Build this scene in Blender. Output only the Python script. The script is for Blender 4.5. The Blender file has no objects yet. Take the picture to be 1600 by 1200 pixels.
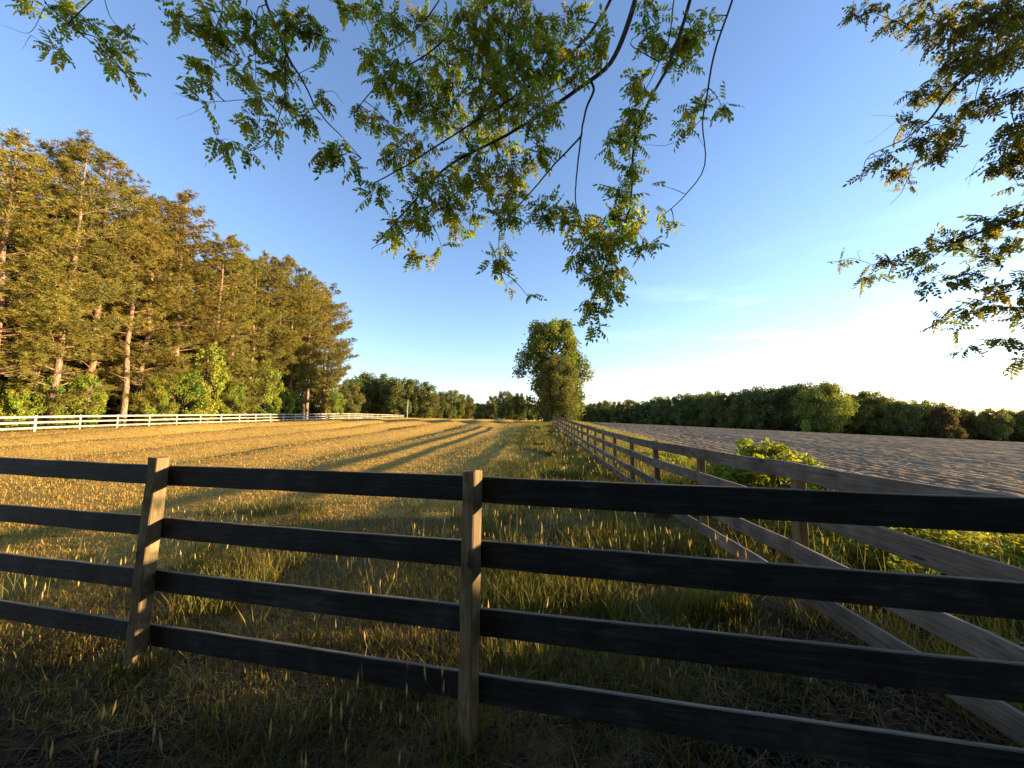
import bpy, math, random
import numpy as np
from mathutils import Vector, Matrix

R = math.radians
C = bpy.context.scene.collection
SC = bpy.context.scene
rng = np.random.default_rng(7)
random.seed(7)

# ------------------------------------------------------------------ camera
PITCH = math.atan(57 / 580)
CAM = Vector((0, 0, 1.62))
cam_d = bpy.data.cameras.new('camera')
cam = bpy.data.objects.new('camera', cam_d)
C.objects.link(cam)
cam_d.sensor_width = 36
cam_d.lens = 36 * 580 / 1600
cam_d.clip_start = 0.05
cam_d.clip_end = 4000
cam.location = CAM
cam.rotation_euler = (math.pi / 2 + PITCH, 0, 0)
SC.camera = cam

# ------------------------------------------------------------------ sky and sun
SUN_AZ, SUN_EL = R(85), R(7.5)          # azimuth clockwise from +Y (straight ahead)
world = bpy.data.worlds.new('World')
SC.world = world
world.use_nodes = True
wn = world.node_tree
wn.nodes.clear()
w_out = wn.nodes.new('ShaderNodeOutputWorld')
w_bg = wn.nodes.new('ShaderNodeBackground')
w_sky = wn.nodes.new('ShaderNodeTexSky')
w_sky.sky_type = 'NISHITA'
w_sky.sun_disc = False
w_sky.sun_elevation = SUN_EL
w_sky.sun_rotation = SUN_AZ
w_sky.air_density = 1.0
w_sky.dust_density = 0.1
w_sky.ozone_density = 3.0
w_bg.inputs['Strength'].default_value = 0.13
w_tint = wn.nodes.new('ShaderNodeMix'); w_tint.data_type = 'RGBA'; w_tint.blend_type = 'MULTIPLY'
w_tint.inputs[0].default_value = 1; w_tint.inputs[7].default_value = (1.27, 1.03, 1.03, 1)
wn.links.new(w_sky.outputs[0], w_tint.inputs[6])
# thin cirrus low over the right-hand horizon
w_tc = wn.nodes.new('ShaderNodeTexCoord'); w_sep = wn.nodes.new('ShaderNodeSeparateXYZ'); wn.links.new(w_tc.outputs['Generated'], w_sep.inputs[0])
w_map = wn.nodes.new('ShaderNodeMapping'); w_map.inputs['Scale'].default_value = (2.2, 2.2, 13); w_map.inputs['Rotation'].default_value = (0, R(10), 0)
wn.links.new(w_tc.outputs['Generated'], w_map.inputs[0])
w_no = wn.nodes.new('ShaderNodeTexNoise'); w_no.inputs['Scale'].default_value = 1.6; w_no.inputs['Detail'].default_value = 7; w_no.inputs['Distortion'].default_value = .7
wn.links.new(w_map.outputs[0], w_no.inputs[0])
def w_range(src, a, b, c, d):
    n = wn.nodes.new('ShaderNodeMapRange'); n.interpolation_type = 'SMOOTHSTEP'
    for q, v in enumerate((a, b, c, d)): n.inputs[q + 1].default_value = v
    wn.links.new(src, n.inputs[0]); return n.outputs[0]
def w_mul(a, b):
    n = wn.nodes.new('ShaderNodeMath'); n.operation = 'MULTIPLY'; wn.links.new(a, n.inputs[0]); wn.links.new(b, n.inputs[1]); return n.outputs[0]
cl = w_mul(w_mul(w_range(w_no.outputs[0], .48, .72, 0, 1), w_range(w_sep.outputs[2], .06, .16, 0, 1)), w_mul(w_range(w_sep.outputs[2], .24, .42, 1, 0), w_range(w_sep.outputs[0], .05, .45, 0, 1)))
w_cl = wn.nodes.new('ShaderNodeMix'); w_cl.data_type = 'RGBA'; w_cl.blend_type = 'MULTIPLY'; w_cl.inputs[7].default_value = (1.4, 1.25, 1.14, 1)
wn.links.new(cl, w_cl.inputs[0]); wn.links.new(w_tint.outputs[2], w_cl.inputs[6]); wn.links.new(w_cl.outputs[2], w_bg.inputs['Color'])
wn.links.new(w_bg.outputs[0], w_out.inputs[0])

sun_d = bpy.data.lights.new('sun', 'SUN')
sun = bpy.data.objects.new('sun', sun_d)
C.objects.link(sun)
sun_d.energy = 5.0
sun_d.angle = R(0.5)
sun_d.color = (1.0, 0.70, 0.37)
sd = Vector((math.sin(SUN_AZ) * math.cos(SUN_EL), math.cos(SUN_AZ) * math.cos(SUN_EL), math.sin(SUN_EL)))
sun.rotation_euler = (-sd).to_track_quat('-Z', 'Y').to_euler()
sun.location = sd * 60

SC.view_settings.view_transform = 'Standard'
SC.view_settings.look = 'None'
SC.view_settings.exposure = 1.88
SC.view_settings.gamma = 1.0
SC.render.engine = 'CYCLES'
SC.cycles.max_bounces = 6
SC.cycles.transparent_max_bounces = 6
SC.cycles.use_denoising = True


def at(px, py, d):
    """world point seen at photo pixel (px, py) at distance d straight ahead"""
    X, Y = (px - 800) / 580, (600 - py) / 580
    c, s = math.cos(PITCH), math.sin(PITCH)
    wy, wz = c - s * Y, s + c * Y
    return np.array((CAM.x + X / wy * d, d, CAM.z + wz / wy * d))


# ------------------------------------------------------------------ helpers
def tag(o, label=None, cat=None, group=None, kind=None):
    if label: o['label'] = label
    if cat: o['category'] = cat
    if group: o['group'] = group
    if kind: o['kind'] = kind
    return o


def empty(name, loc=(0, 0, 0), rz=0.0):
    o = bpy.data.objects.new(name, None)
    C.objects.link(o)
    o.location = loc
    o.rotation_euler = (0, 0, rz)
    o.empty_display_size = 0.2
    return o


class MB:
    """collects geometry, builds it as ONE mesh object"""

    def __init__(self):
        self.v, self.f, self.c, self.n = [], {3: [], 4: []}, [], 0

    def add(self, v, f3=None, f4=None, col=None):
        v = np.asarray(v, dtype=np.float32).reshape(-1, 3)
        if f3 is not None and len(f3): self.f[3].append(np.asarray(f3, dtype=np.int64).reshape(-1, 3) + self.n)
        if f4 is not None and len(f4): self.f[4].append(np.asarray(f4, dtype=np.int64).reshape(-1, 4) + self.n)
        self.v.append(v)
        if col is None: col = (1, 1, 1)
        col = np.asarray(col, dtype=np.float32)
        if col.ndim == 1: col = np.tile(col[:3], (len(v), 1))
        self.c.append(col[:, :3])
        self.n += len(v)

    def box(self, lo, hi):
        x0, y0, z0 = lo; x1, y1, z1 = hi
        v = [(x0, y0, z0), (x1, y0, z0), (x1, y1, z0), (x0, y1, z0), (x0, y0, z1), (x1, y0, z1), (x1, y1, z1), (x0, y1, z1)]
        self.add(v, f4=[(0, 3, 2, 1), (4, 5, 6, 7), (0, 1, 5, 4), (1, 2, 6, 5), (2, 3, 7, 6), (3, 0, 4, 7)])

    def tube(self, pts, rad, sides=6, col=None, cap=True):
        pts = np.asarray(pts, dtype=float); n = len(pts)
        rad = np.broadcast_to(np.asarray(rad, dtype=float), (n,))
        tang = np.gradient(pts, axis=0)
        tang /= np.linalg.norm(tang, axis=1)[:, None] + 1e-9
        up = np.array((0.31, 0.17, 0.93))
        a = np.cross(tang, up); la = np.linalg.norm(a, axis=1)
        bad = la < 0.1
        a[bad] = np.cross(tang[bad], np.array((1.0, 0.1, 0)))
        a /= np.linalg.norm(a, axis=1)[:, None]
        b = np.cross(tang, a)
        th = np.linspace(0, 2 * np.pi, sides, endpoint=False)
        ring = pts[:, None, :] + rad[:, None, None] * (np.cos(th)[None, :, None] * a[:, None, :] + np.sin(th)[None, :, None] * b[:, None, :])
        i = np.arange(n - 1)[:, None] * sides; j = np.arange(sides)[None, :]; k = (j + 1) % sides
        f = np.stack([i + j, i + k, i + sides + k, i + sides + j], -1).reshape(-1, 4)
        v = ring.reshape(-1, 3)
        f3 = []
        if cap:
            v = np.vstack([v, pts[-1]])
            f3 = [((n - 1) * sides + q, (n - 1) * sides + (q + 1) % sides, n * sides) for q in range(sides)]
        self.add(v, f3=f3, f4=f, col=col)

    def build(self, name, mat, parent=None, smooth=False, loc=None):
        v = np.vstack(self.v).astype(np.float32)
        c = np.vstack(self.c)
        f3 = np.vstack(self.f[3]) if self.f[3] else np.zeros((0, 3), np.int64)
        f4 = np.vstack(self.f[4]) if self.f[4] else np.zeros((0, 4), np.int64)
        me = bpy.data.meshes.new(name)
        me.vertices.add(len(v)); me.vertices.foreach_set('co', v.ravel())
        nl = f3.size + f4.size
        me.loops.add(nl)
        me.loops.foreach_set('vertex_index', np.concatenate([f3.ravel(), f4.ravel()]).astype(np.int32))
        me.polygons.add(len(f3) + len(f4))
        tot = np.concatenate([np.full(len(f3), 3), np.full(len(f4), 4)]).astype(np.int32)
        st = np.concatenate([[0], np.cumsum(tot)[:-1]]).astype(np.int32)
        me.polygons.foreach_set('loop_start', st)
        me.polygons.foreach_set('loop_total', tot)
        me.polygons.foreach_set('use_smooth', np.full(len(tot), bool(smooth)))
        at_ = me.attributes.new('col', 'FLOAT_COLOR', 'POINT')
        at_.data.foreach_set('color', np.hstack([c, np.ones((len(c), 1), np.float32)]).astype(np.float32).ravel())
        me.update(calc_edges=True)
        me.materials.append(mat)
        o = bpy.data.objects.new(name, me)
        C.objects.link(o)
        if parent is not None: o.parent = parent
        if loc is not None: o.location = loc
        return o


def copy_tree(o, parent=None):
    c = o.copy(); C.objects.link(c)
    if parent is not None: c.parent = parent
    for ch in list(o.children): copy_tree(ch, c)
    return c


def vnoise(x, y, seed=0):
    """smooth value noise"""
    xi, yi = np.floor(x).astype(np.int64), np.floor(y).astype(np.int64)
    fx, fy = x - xi, y - yi
    fx, fy = fx * fx * (3 - 2 * fx), fy * fy * (3 - 2 * fy)

    def h(a, b):
        n = (a * 374761393 + b * 668265263 + seed * 974634533) & 0x7fffffff
        n = ((n ^ (n >> 13)) * 1274126177) & 0x7fffffff
        return ((n ^ (n >> 16)) & 0xffff) / 65535.0
    return (h(xi, yi) * (1 - fx) + h(xi + 1, yi) * fx) * (1 - fy) + (h(xi, yi + 1) * (1 - fx) + h(xi + 1, yi + 1) * fx) * fy


def fbm(x, y, seed=0, octv=4):
    s, a = 0, 0.5
    for k in range(octv):
        s = s + a * vnoise(x, y, seed + k); x, y, a = x * 2.03, y * 2.03, a * 0.5
    return s / (1 - 0.5 ** octv)


# ------------------------------------------------------------------ terrain
def xr(y): return 2.1 + 0.0635 * y            # line of the grey fence on the right
def xl(y): return -37.6 + 0.064 * y          # line of the white fence on the left


RY = np.array([-80, 0, 3.2, 7, 12, 18.5, 30, 43, 60, 75, 95, 130, 200, 500, 3000.0])
RZ = np.array([0, 0, -.03, -.06, .03, .19, .50, .84, 1.25, 1.5, 1.6, 1.35, 1.0, 0.5, -6])
LY = np.array([-80, -4, 4, 14, 28, 50, 75, 110, 200, 500, 3000.0])
LZ = np.array([-.5, -.7, -.6, .1, .8, 1.3, 1.86, 1.95, 1.6, 1.0, -6])


def sinterp(y, Y, Z):
    return (np.interp(y - 3, Y, Z) + np.interp(y, Y, Z) + np.interp(y + 3, Y, Z)) / 3


def ground(x, y, detail=True):
    x, y = np.asarray(x, float), np.asarray(y, float)
    r, l = np.interp(y, RY, RZ), sinterp(y, LY, LZ)
    r = np.where(y > 15, sinterp(y, RY, RZ), r)
    t = np.clip((xr(y) - x) / (xr(y) - xl(y)), 0, 1.6)
    z = r + (l - r) * t
    dx = x - xr(y) - 1.5
    z = z - 0.047 * np.where(dx > 0, dx * dx / (dx + 3), 0)
    if detail:
        u = -(x - 0.064 * y)                                    # metres left of a line parallel to the fences
        m = np.clip((y - 7) / 10, 0, 1) * np.clip((u - 1.0) / 3, 0, 1) * np.clip((38 - u) / 8, 0, 1)
        wob = (fbm(u * .06 + 3, y * .06, 5) - .5) * 4.5
        z = z + m * (.088 + .0100 * np.clip(u - 4, 0, 26)) * np.sin(2 * np.pi * (u - 5.9 + wob) / 5.6 + 0.6) * (0.55 + 0.9 * vnoise(u * .1, y * .06, 9))
        near = np.clip(1 - y / 40, 0, 1)
        z = z + near * 0.05 * (fbm(x * .9, y * .9, 2) - .5)
    return z


# ------------------------------------------------------------------ materials
def new_mat(name):
    m = bpy.data.materials.new(name); m.use_nodes = True
    nt = m.node_tree; nt.nodes.clear()
    out = nt.nodes.new('ShaderNodeOutputMaterial')
    return m, nt, out


def N(nt, typ, **kw):
    n = nt.nodes.new(typ)
    for k, v in kw.items():
        if hasattr(n, k): setattr(n, k, v)
        else: n.inputs[k].default_value = v
    return n


def ramp(nt, fac, stops):
    r = nt.nodes.new('ShaderNodeValToRGB')
    e = r.color_ramp.elements
    while len(e) < len(stops): e.new(0.5)
    for el, (p, c) in zip(e, stops):
        el.position = p; el.color = (*c, 1)
    nt.links.new(fac, r.inputs[0])
    return r


def leaf_mat(name, tint=(1, 1, 1), transl=0.35, rough=0.6, rnd=0.35, hue=0.03, spec=0.25):
    """pigment comes from the 'col' attribute, with a variation per object"""
    m, nt, out = new_mat(name)
    L = nt.links.new
    a = N(nt, 'ShaderNodeAttribute', attribute_name='col')
    oi = N(nt, 'ShaderNodeObjectInfo')
    hsv = N(nt, 'ShaderNodeHueSaturation')
    mr = N(nt, 'ShaderNodeMapRange'); mr.inputs[3].default_value = 0.5 - hue; mr.inputs[4].default_value = 0.5 + hue * .4
    L(oi.outputs['Random'], mr.inputs[0]); L(mr.outputs[0], hsv.inputs['Hue'])
    mr2 = N(nt, 'ShaderNodeMapRange'); mr2.inputs[3].default_value = 1 - rnd; mr2.inputs[4].default_value = 1 + rnd
    ml = N(nt, 'ShaderNodeMath', operation='FRACT'); mm = N(nt, 'ShaderNodeMath', operation='MULTIPLY'); mm.inputs[1].default_value = 7.31
    L(oi.outputs['Random'], mm.inputs[0]); L(mm.outputs[0], ml.inputs[0]); L(ml.outputs[0], mr2.inputs[0]); L(mr2.outputs[0], hsv.inputs['Value'])
    mx = N(nt, 'ShaderNodeMix', data_type='RGBA', blend_type='MULTIPLY'); mx.inputs[0].default_value = 1
    mx.inputs[7].default_value = (*tint, 1)
    L(a.outputs['Color'], mx.inputs[6]); L(mx.outputs[2], hsv.inputs['Color'])
    p = N(nt, 'ShaderNodeBsdfPrincipled'); p.inputs['Roughness'].default_value = rough
    p.inputs['Specular IOR Level'].default_value = spec
    t = N(nt, 'ShaderNodeBsdfTranslucent')
    g = N(nt, 'ShaderNodeMix', data_type='RGBA', blend_type='MULTIPLY'); g.inputs[0].default_value = 1; g.inputs[7].default_value = (1.5, 1.55, .55, 1)
    L(hsv.outputs[0], p.inputs['Base Color']); L(hsv.outputs[0], g.inputs[6]); L(g.outputs[2], t.inputs[0])
    ms = N(nt, 'ShaderNodeMixShader'); ms.inputs[0].default_value = transl
    L(p.outputs[0], ms.inputs[1]); L(t.outputs[0], ms.inputs[2]); L(ms.outputs[0], out.inputs[0])
    return m


def bark_mat(name, c0, c1, scale=(6, 6, 1.5), bump=0.4):
    m, nt, out = new_mat(name); L = nt.links.new
    tc = N(nt, 'ShaderNodeTexCoord'); mp = N(nt, 'ShaderNodeMapping'); mp.inputs['Scale'].default_value = scale
    L(tc.outputs['Object'], mp.inputs[0])
    vo = N(nt, 'ShaderNodeTexVoronoi', feature='F1'); vo.inputs['Scale'].default_value = 2.0
    no = N(nt, 'ShaderNodeTexNoise'); no.inputs['Scale'].default_value = 3; no.inputs['Detail'].default_value = 6
    L(mp.outputs[0], vo.inputs[0]); L(mp.outputs[0], no.inputs[0])
    mu = N(nt, 'ShaderNodeMath', operation='MULTIPLY'); L(vo.outputs[0], mu.inputs[0]); L(no.outputs[0], mu.inputs[1])
    r = ramp(nt, mu.outputs[0], [(0.1, c0), (0.55, c1)])
    p = N(nt, 'ShaderNodeBsdfPrincipled'); p.inputs['Roughness'].default_value = .9
    b = N(nt, 'ShaderNodeBump'); b.inputs['Strength'].default_value = bump; b.inputs['Distance'].default_value = .03
    L(mu.outputs[0], b.inputs['Height']); L(b.outputs[0], p.inputs['Normal']); L(r.outputs[0], p.inputs['Base Color'])
    L(p.outputs[0], out.inputs[0])
    return m


def wood_mat(name, stops, streak=(0.8, 14, 14), rough=.8, bump=.35, spec=.25, blotch=None, worn_lit=None):
    """boards: grain runs along object X; every object gets its own piece of grain"""
    m, nt, out = new_mat(name); L = nt.links.new
    tc = N(nt, 'ShaderNodeTexCoord'); oi = N(nt, 'ShaderNodeObjectInfo')
    ad = N(nt, 'ShaderNodeVectorMath', operation='ADD')
    cm = N(nt, 'ShaderNodeCombineXYZ'); mu = N(nt, 'ShaderNodeMath', operation='MULTIPLY'); mu.inputs[1].default_value = 37.0
    L(oi.outputs['Random'], mu.inputs[0]); L(mu.outputs[0], cm.inputs[0]); L(mu.outputs[0], cm.inputs[2])
    L(tc.outputs['Object'], ad.inputs[0]); L(cm.outputs[0], ad.inputs[1])
    mp = N(nt, 'ShaderNodeMapping'); mp.inputs['Scale'].default_value = streak
    L(ad.outputs[0], mp.inputs[0])
    n1 = N(nt, 'ShaderNodeTexNoise'); n1.inputs['Scale'].default_value = 4; n1.inputs['Detail'].default_value = 8; n1.inputs['Distortion'].default_value = .8
    n1.inputs['Roughness'].default_value = .65
    L(mp.outputs[0], n1.inputs[0])
    n2 = N(nt, 'ShaderNodeTexNoise'); n2.inputs['Scale'].default_value = 3.5; n2.inputs['Detail'].default_value = 4
    L(ad.outputs[0], n2.inputs[0])
    mx = N(nt, 'ShaderNodeMath', operation='MULTIPLY_ADD'); mx.inputs[1].default_value = .55; 
    m3 = N(nt, 'ShaderNodeMath', operation='MULTIPLY'); m3.inputs[1].default_value = .45
    L(n2.outputs[0], m3.inputs[0]); L(n1.outputs[0], mx.inputs[0]); L(m3.outputs[0], mx.inputs[2])
    r = ramp(nt, mx.outputs[0], stops)
    colr = r.outputs[0]
    if blotch:                                                  # algae and dirt
        n4 = N(nt, 'ShaderNodeTexNoise'); n4.inputs['Scale'].default_value = 5; n4.inputs['Detail'].default_value = 5
        L(ad.outputs[0], n4.inputs[0])
        rr = ramp(nt, n4.outputs[0], [(.5, (0, 0, 0)), (.68, (1, 1, 1))])
        mm = N(nt, 'ShaderNodeMix', data_type='RGBA'); L(rr.outputs[0], mm.inputs[0]); L(colr, mm.inputs[6]); mm.inputs[7].default_value = (*blotch, 1)
        colr = mm.outputs[2]
    vk = N(nt, 'ShaderNodeTexVoronoi'); vk.inputs['Scale'].default_value = 1.0      # knots
    mk = N(nt, 'ShaderNodeMapping'); mk.inputs['Scale'].default_value = (2.2, 9, 9)
    L(ad.outputs[0], mk.inputs[0]); L(mk.outputs[0], vk.inputs[0])
    rk = ramp(nt, vk.outputs[0], [(.05, (0.35, 0.3, 0.28)), (.14, (1, 1, 1))])
    mkx = N(nt, 'ShaderNodeMix', data_type='RGBA', blend_type='MULTIPLY'); mkx.inputs[0].default_value = 1
    L(colr, mkx.inputs[6]); L(rk.outputs[0], mkx.inputs[7])
    top = mkx.outputs[2]
    if worn_lit:                                                    # upper edge weathered, and lightened to paint in its lit line
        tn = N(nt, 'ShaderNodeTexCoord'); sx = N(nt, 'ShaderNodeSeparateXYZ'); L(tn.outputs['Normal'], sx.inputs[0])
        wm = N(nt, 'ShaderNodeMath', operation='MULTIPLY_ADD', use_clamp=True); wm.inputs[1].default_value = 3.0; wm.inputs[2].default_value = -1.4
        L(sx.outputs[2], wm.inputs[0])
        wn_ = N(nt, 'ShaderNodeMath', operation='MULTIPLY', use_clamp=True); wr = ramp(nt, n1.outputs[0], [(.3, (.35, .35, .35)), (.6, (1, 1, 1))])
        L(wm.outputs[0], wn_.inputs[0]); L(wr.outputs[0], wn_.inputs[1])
        wx = N(nt, 'ShaderNodeMix', data_type='RGBA'); L(wn_.outputs[0], wx.inputs[0]); L(top, wx.inputs[6]); wx.inputs[7].default_value = (*worn_lit, 1)
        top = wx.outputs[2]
    hv = N(nt, 'ShaderNodeHueSaturation'); mr = N(nt, 'ShaderNodeMapRange'); mr.inputs[3].default_value = .75; mr.inputs[4].default_value = 1.25
    L(oi.outputs['Random'], mr.inputs[0]); L(mr.outputs[0], hv.inputs['Value']); L(top, hv.inputs['Color'])
    p = N(nt, 'ShaderNodeBsdfPrincipled'); p.inputs['Roughness'].default_value = rough; p.inputs['Specular IOR Level'].default_value = spec
    b = N(nt, 'ShaderNodeBump'); b.inputs['Strength'].default_value = bump; b.inputs['Distance'].default_value = .01
    L(n1.outputs[0], b.inputs['Height']); L(b.outputs[0], p.inputs['Normal']); L(hv.outputs[0], p.inputs['Base Color'])
    L(p.outputs[0], out.inputs[0])
    return m


def plain_mat(name, col, rough=.6, spec=.4, metal=0, noise=.15, scale=6):
    m, nt, out = new_mat(name); L = nt.links.new
    tc = N(nt, 'ShaderNodeTexCoord'); no = N(nt, 'ShaderNodeTexNoise'); no.inputs['Scale'].default_value = scale; no.inputs['Detail'].default_value = 5
    L(tc.outputs['Object'], no.inputs[0])
    lo = tuple(c * (1 - noise) for c in col); hi = tuple(min(1, c * (1 + noise)) for c in col)
    r = ramp(nt, no.outputs[0], [(.3, lo), (.7, hi)])
    p = N(nt, 'ShaderNodeBsdfPrincipled'); p.inputs['Roughness'].default_value = rough; p.inputs['Metallic'].default_value = metal
    p.inputs['Specular IOR Level'].default_value = spec
    L(r.outputs[0], p.inputs['Base Color']); L(p.outputs[0], out.inputs[0])
    return m


M = {}
M['blackwood'] = wood_mat('black_painted_wood', [(.32, (.004, .0042, .0045)), (.46, (.014, .015, .016)), (.58, (.034, .036, .036)), (.7, (.10, .094, .085))], bump=.5, rough=.7, blotch=(.010, .015, .010), worn_lit=(.20, .165, .125))
M['postwood'] = wood_mat('post_wood', [(.3, (.05, .037, .02)), (.48, (.21, .155, .08)), (.7, (.46, .35, .19))], streak=(.9, 16, 16), rough=.85, blotch=(.05, .05, .022))
M['greywood'] = wood_mat('weathered_grey_wood', [(.3, (.045, .034, .025)), (.5, (.135, .107, .08)), (.72, (.30, .245, .19))], bump=.4, rough=.9, worn_lit=(.26, .22, .19))
M['brownpost'] = wood_mat('brown_post_wood', [(.3, (.05, .038, .022)), (.55, (.13, .098, .055)), (.75, (.23, .175, .11))], rough=.9)
M['whitepaint'] = wood_mat('white_fence_paint', [(.3, (.30, .27, .21)), (.55, (.42, .38, .30)), (.75, (.52, .47, .38))], bump=.1, rough=.5)
M['pine_needles'] = leaf_mat('pine_needles', transl=.22, rnd=.25, hue=.012)
M['broadleaf'] = leaf_mat('broadleaf_foliage', transl=.35, rnd=.22, hue=.02)
M['canopy'] = leaf_mat('canopy_leaves', transl=.5, rnd=0.0, hue=0.0, rough=.6, spec=.2)
M['grass'] = leaf_mat('grass_blades', transl=.35, rnd=0, hue=0)
M['pinebark'] = bark_mat('pine_bark', (.12, .065, .035), (.46, .31, .20))
M['bark'] = bark_mat('grey_bark', (.03, .022, .016), (.15, .115, .08))
M['twigbark'] = bark_mat('branch_bark', (.018, .013, .010), (.07, .052, .038), scale=(12, 12, 12))


def ground_mat():
    m, nt, out = new_mat('pasture_ground'); L = nt.links.new
    geo = N(nt, 'ShaderNodeNewGeometry')
    a = N(nt, 'ShaderNodeAttribute', attribute_name='col')      # r: green, g: bare soil
    sp = N(nt, 'ShaderNodeSeparateColor'); L(a.outputs['Color'], sp.inputs[0])
    n1 = N(nt, 'ShaderNodeTexNoise'); n1.inputs['Scale'].default_value = 11; n1.inputs['Detail'].default_value = 9; n1.inputs['Roughness'].default_value = .7
    n2 = N(nt, 'ShaderNodeTexNoise'); n2.inputs['Scale'].default_value = .55; n2.inputs['Detail'].default_value = 5
    n3 = N(nt, 'ShaderNodeTexNoise'); n3.inputs['Scale'].default_value = 2.3; n3.inputs['Detail'].default_value = 6
    for n in (n1, n2, n3): L(geo.outputs['Position'], n.inputs[0])
    straw = ramp(nt, n1.outputs[0], [(.3, (.17, .11, .032)), (.5, (.38, .245, .062)), (.7, (.55, .39, .12))])
    green = ramp(nt, n1.outputs[0], [(.3, (.035, .04, .010)), (.55, (.085, .095, .022)), (.72, (.18, .17, .05))])
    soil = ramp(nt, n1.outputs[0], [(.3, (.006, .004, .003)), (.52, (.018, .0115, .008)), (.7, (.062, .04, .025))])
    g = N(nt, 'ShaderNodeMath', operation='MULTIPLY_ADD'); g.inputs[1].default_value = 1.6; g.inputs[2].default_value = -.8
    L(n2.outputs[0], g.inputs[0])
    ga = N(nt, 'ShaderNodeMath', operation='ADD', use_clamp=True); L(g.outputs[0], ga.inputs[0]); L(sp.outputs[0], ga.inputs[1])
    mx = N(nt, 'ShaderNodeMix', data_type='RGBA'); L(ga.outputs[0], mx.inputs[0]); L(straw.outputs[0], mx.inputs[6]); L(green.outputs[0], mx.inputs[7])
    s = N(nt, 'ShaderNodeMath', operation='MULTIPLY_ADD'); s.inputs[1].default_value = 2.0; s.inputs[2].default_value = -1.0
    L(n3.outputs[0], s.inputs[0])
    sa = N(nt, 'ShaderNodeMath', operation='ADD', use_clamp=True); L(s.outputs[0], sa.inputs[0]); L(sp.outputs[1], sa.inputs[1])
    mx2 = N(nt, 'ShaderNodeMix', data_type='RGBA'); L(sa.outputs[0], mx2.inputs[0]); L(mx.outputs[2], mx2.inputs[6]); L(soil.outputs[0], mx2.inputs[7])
    p = N(nt, 'ShaderNodeBsdfPrincipled'); p.inputs['Roughness'].default_value = 1; p.inputs['Specular IOR Level'].default_value = .05
    b = N(nt, 'ShaderNodeBump'); b.inputs['Strength'].default_value = .8; b.inputs['Distance'].default_value = .05
    L(n1.outputs[0], b.inputs['Height']); L(b.outputs[0], p.inputs['Normal'])
    L(mx2.outputs[2], p.inputs['Base Color']); L(p.outputs[0], out.inputs[0])
    return m


def plough_mat():
    m, nt, out = new_mat('ploughed_soil'); L = nt.links.new
    geo = N(nt, 'ShaderNodeNewGeometry')
    n1 = N(nt, 'ShaderNodeTexNoise'); n1.inputs['Scale'].default_value = 9; n1.inputs['Detail'].default_value = 9; n1.inputs['Roughness'].default_value = .7
    n2 = N(nt, 'ShaderNodeTexNoise'); n2.inputs['Scale'].default_value = .12; n2.inputs['Detail'].default_value = 4
    for n in (n1, n2): L(geo.outputs['Position'], n.inputs[0])
    r = ramp(nt, n1.outputs[0], [(.3, (.14, .10, .056)), (.52, (.30, .225, .128)), (.7, (.49, .385, .235))])
    r2 = ramp(nt, n2.outputs[0], [(.35, (.8, .8, .85)), (.65, (1.15, 1.0, .92))])
    mx = N(nt, 'ShaderNodeMix', data_type='RGBA', blend_type='MULTIPLY'); mx.inputs[0].default_value = 1
    L(r.outputs[0], mx.inputs[6]); L(r2.outputs[0], mx.inputs[7])
    # pale stubble left in lines along the rows
    sx = N(nt, 'ShaderNodeSeparateXYZ'); L(geo.outputs['Position'], sx.inputs[0])
    mu = N(nt, 'ShaderNodeMath', operation='MULTIPLY_ADD'); mu.inputs[1].default_value = -.0635; L(sx.outputs[1], mu.inputs[0]); L(sx.outputs[0], mu.inputs[2])
    cx = N(nt, 'ShaderNodeCombineXYZ'); L(mu.outputs[0], cx.inputs[0])
    my = N(nt, 'ShaderNodeMath', operation='MULTIPLY'); my.inputs[1].default_value = .035; L(sx.outputs[1], my.inputs[0]); L(my.outputs[0], cx.inputs[1])
    n4 = N(nt, 'ShaderNodeTexNoise'); n4.inputs['Scale'].default_value = 1.1; n4.inputs['Detail'].default_value = 5; n4.inputs['Roughness'].default_value = .65; L(cx.outputs[0], n4.inputs[0])
    r4 = ramp(nt, n4.outputs[0], [(.38, (.62, .62, .64)), (.5, (1, 1, 1)), (.62, (1.5, 1.45, 1.35))])
    mx4 = N(nt, 'ShaderNodeMix', data_type='RGBA', blend_type='MULTIPLY'); mx4.inputs[0].default_value = 1
    L(mx.outputs[2], mx4.inputs[6]); L(r4.outputs[0], mx4.inputs[7]); mx = mx4
    p = N(nt, 'ShaderNodeBsdfPrincipled'); p.inputs['Roughness'].default_value = 1; p.inputs['Specular IOR Level'].default_value = .05
    b = N(nt, 'ShaderNodeBump'); b.inputs['Strength'].default_value = .7; b.inputs['Distance'].default_value = .05
    L(n1.outputs[0], b.inputs['Height']); L(b.outputs[0], p.inputs['Normal'])
    L(mx.outputs[2], p.inputs['Base Color']); L(p.outputs[0], out.inputs[0])
    return m


# ------------------------------------------------------------------ ground sheets
def grid_faces(nx, ny):
    i = np.arange(ny - 1)[:, None] * nx; j = np.arange(nx - 1)[None, :]
    return np.stack([i + j, i + j + 1, i + nx + j + 1, i + nx + j], -1).reshape(-1, 4)


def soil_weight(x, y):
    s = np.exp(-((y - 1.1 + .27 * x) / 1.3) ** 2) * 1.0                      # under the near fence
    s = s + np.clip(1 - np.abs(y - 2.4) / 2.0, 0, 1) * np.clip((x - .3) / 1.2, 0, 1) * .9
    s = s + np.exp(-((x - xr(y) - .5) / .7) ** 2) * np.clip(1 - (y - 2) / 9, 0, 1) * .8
    return np.clip(s, 0, 1)


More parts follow.
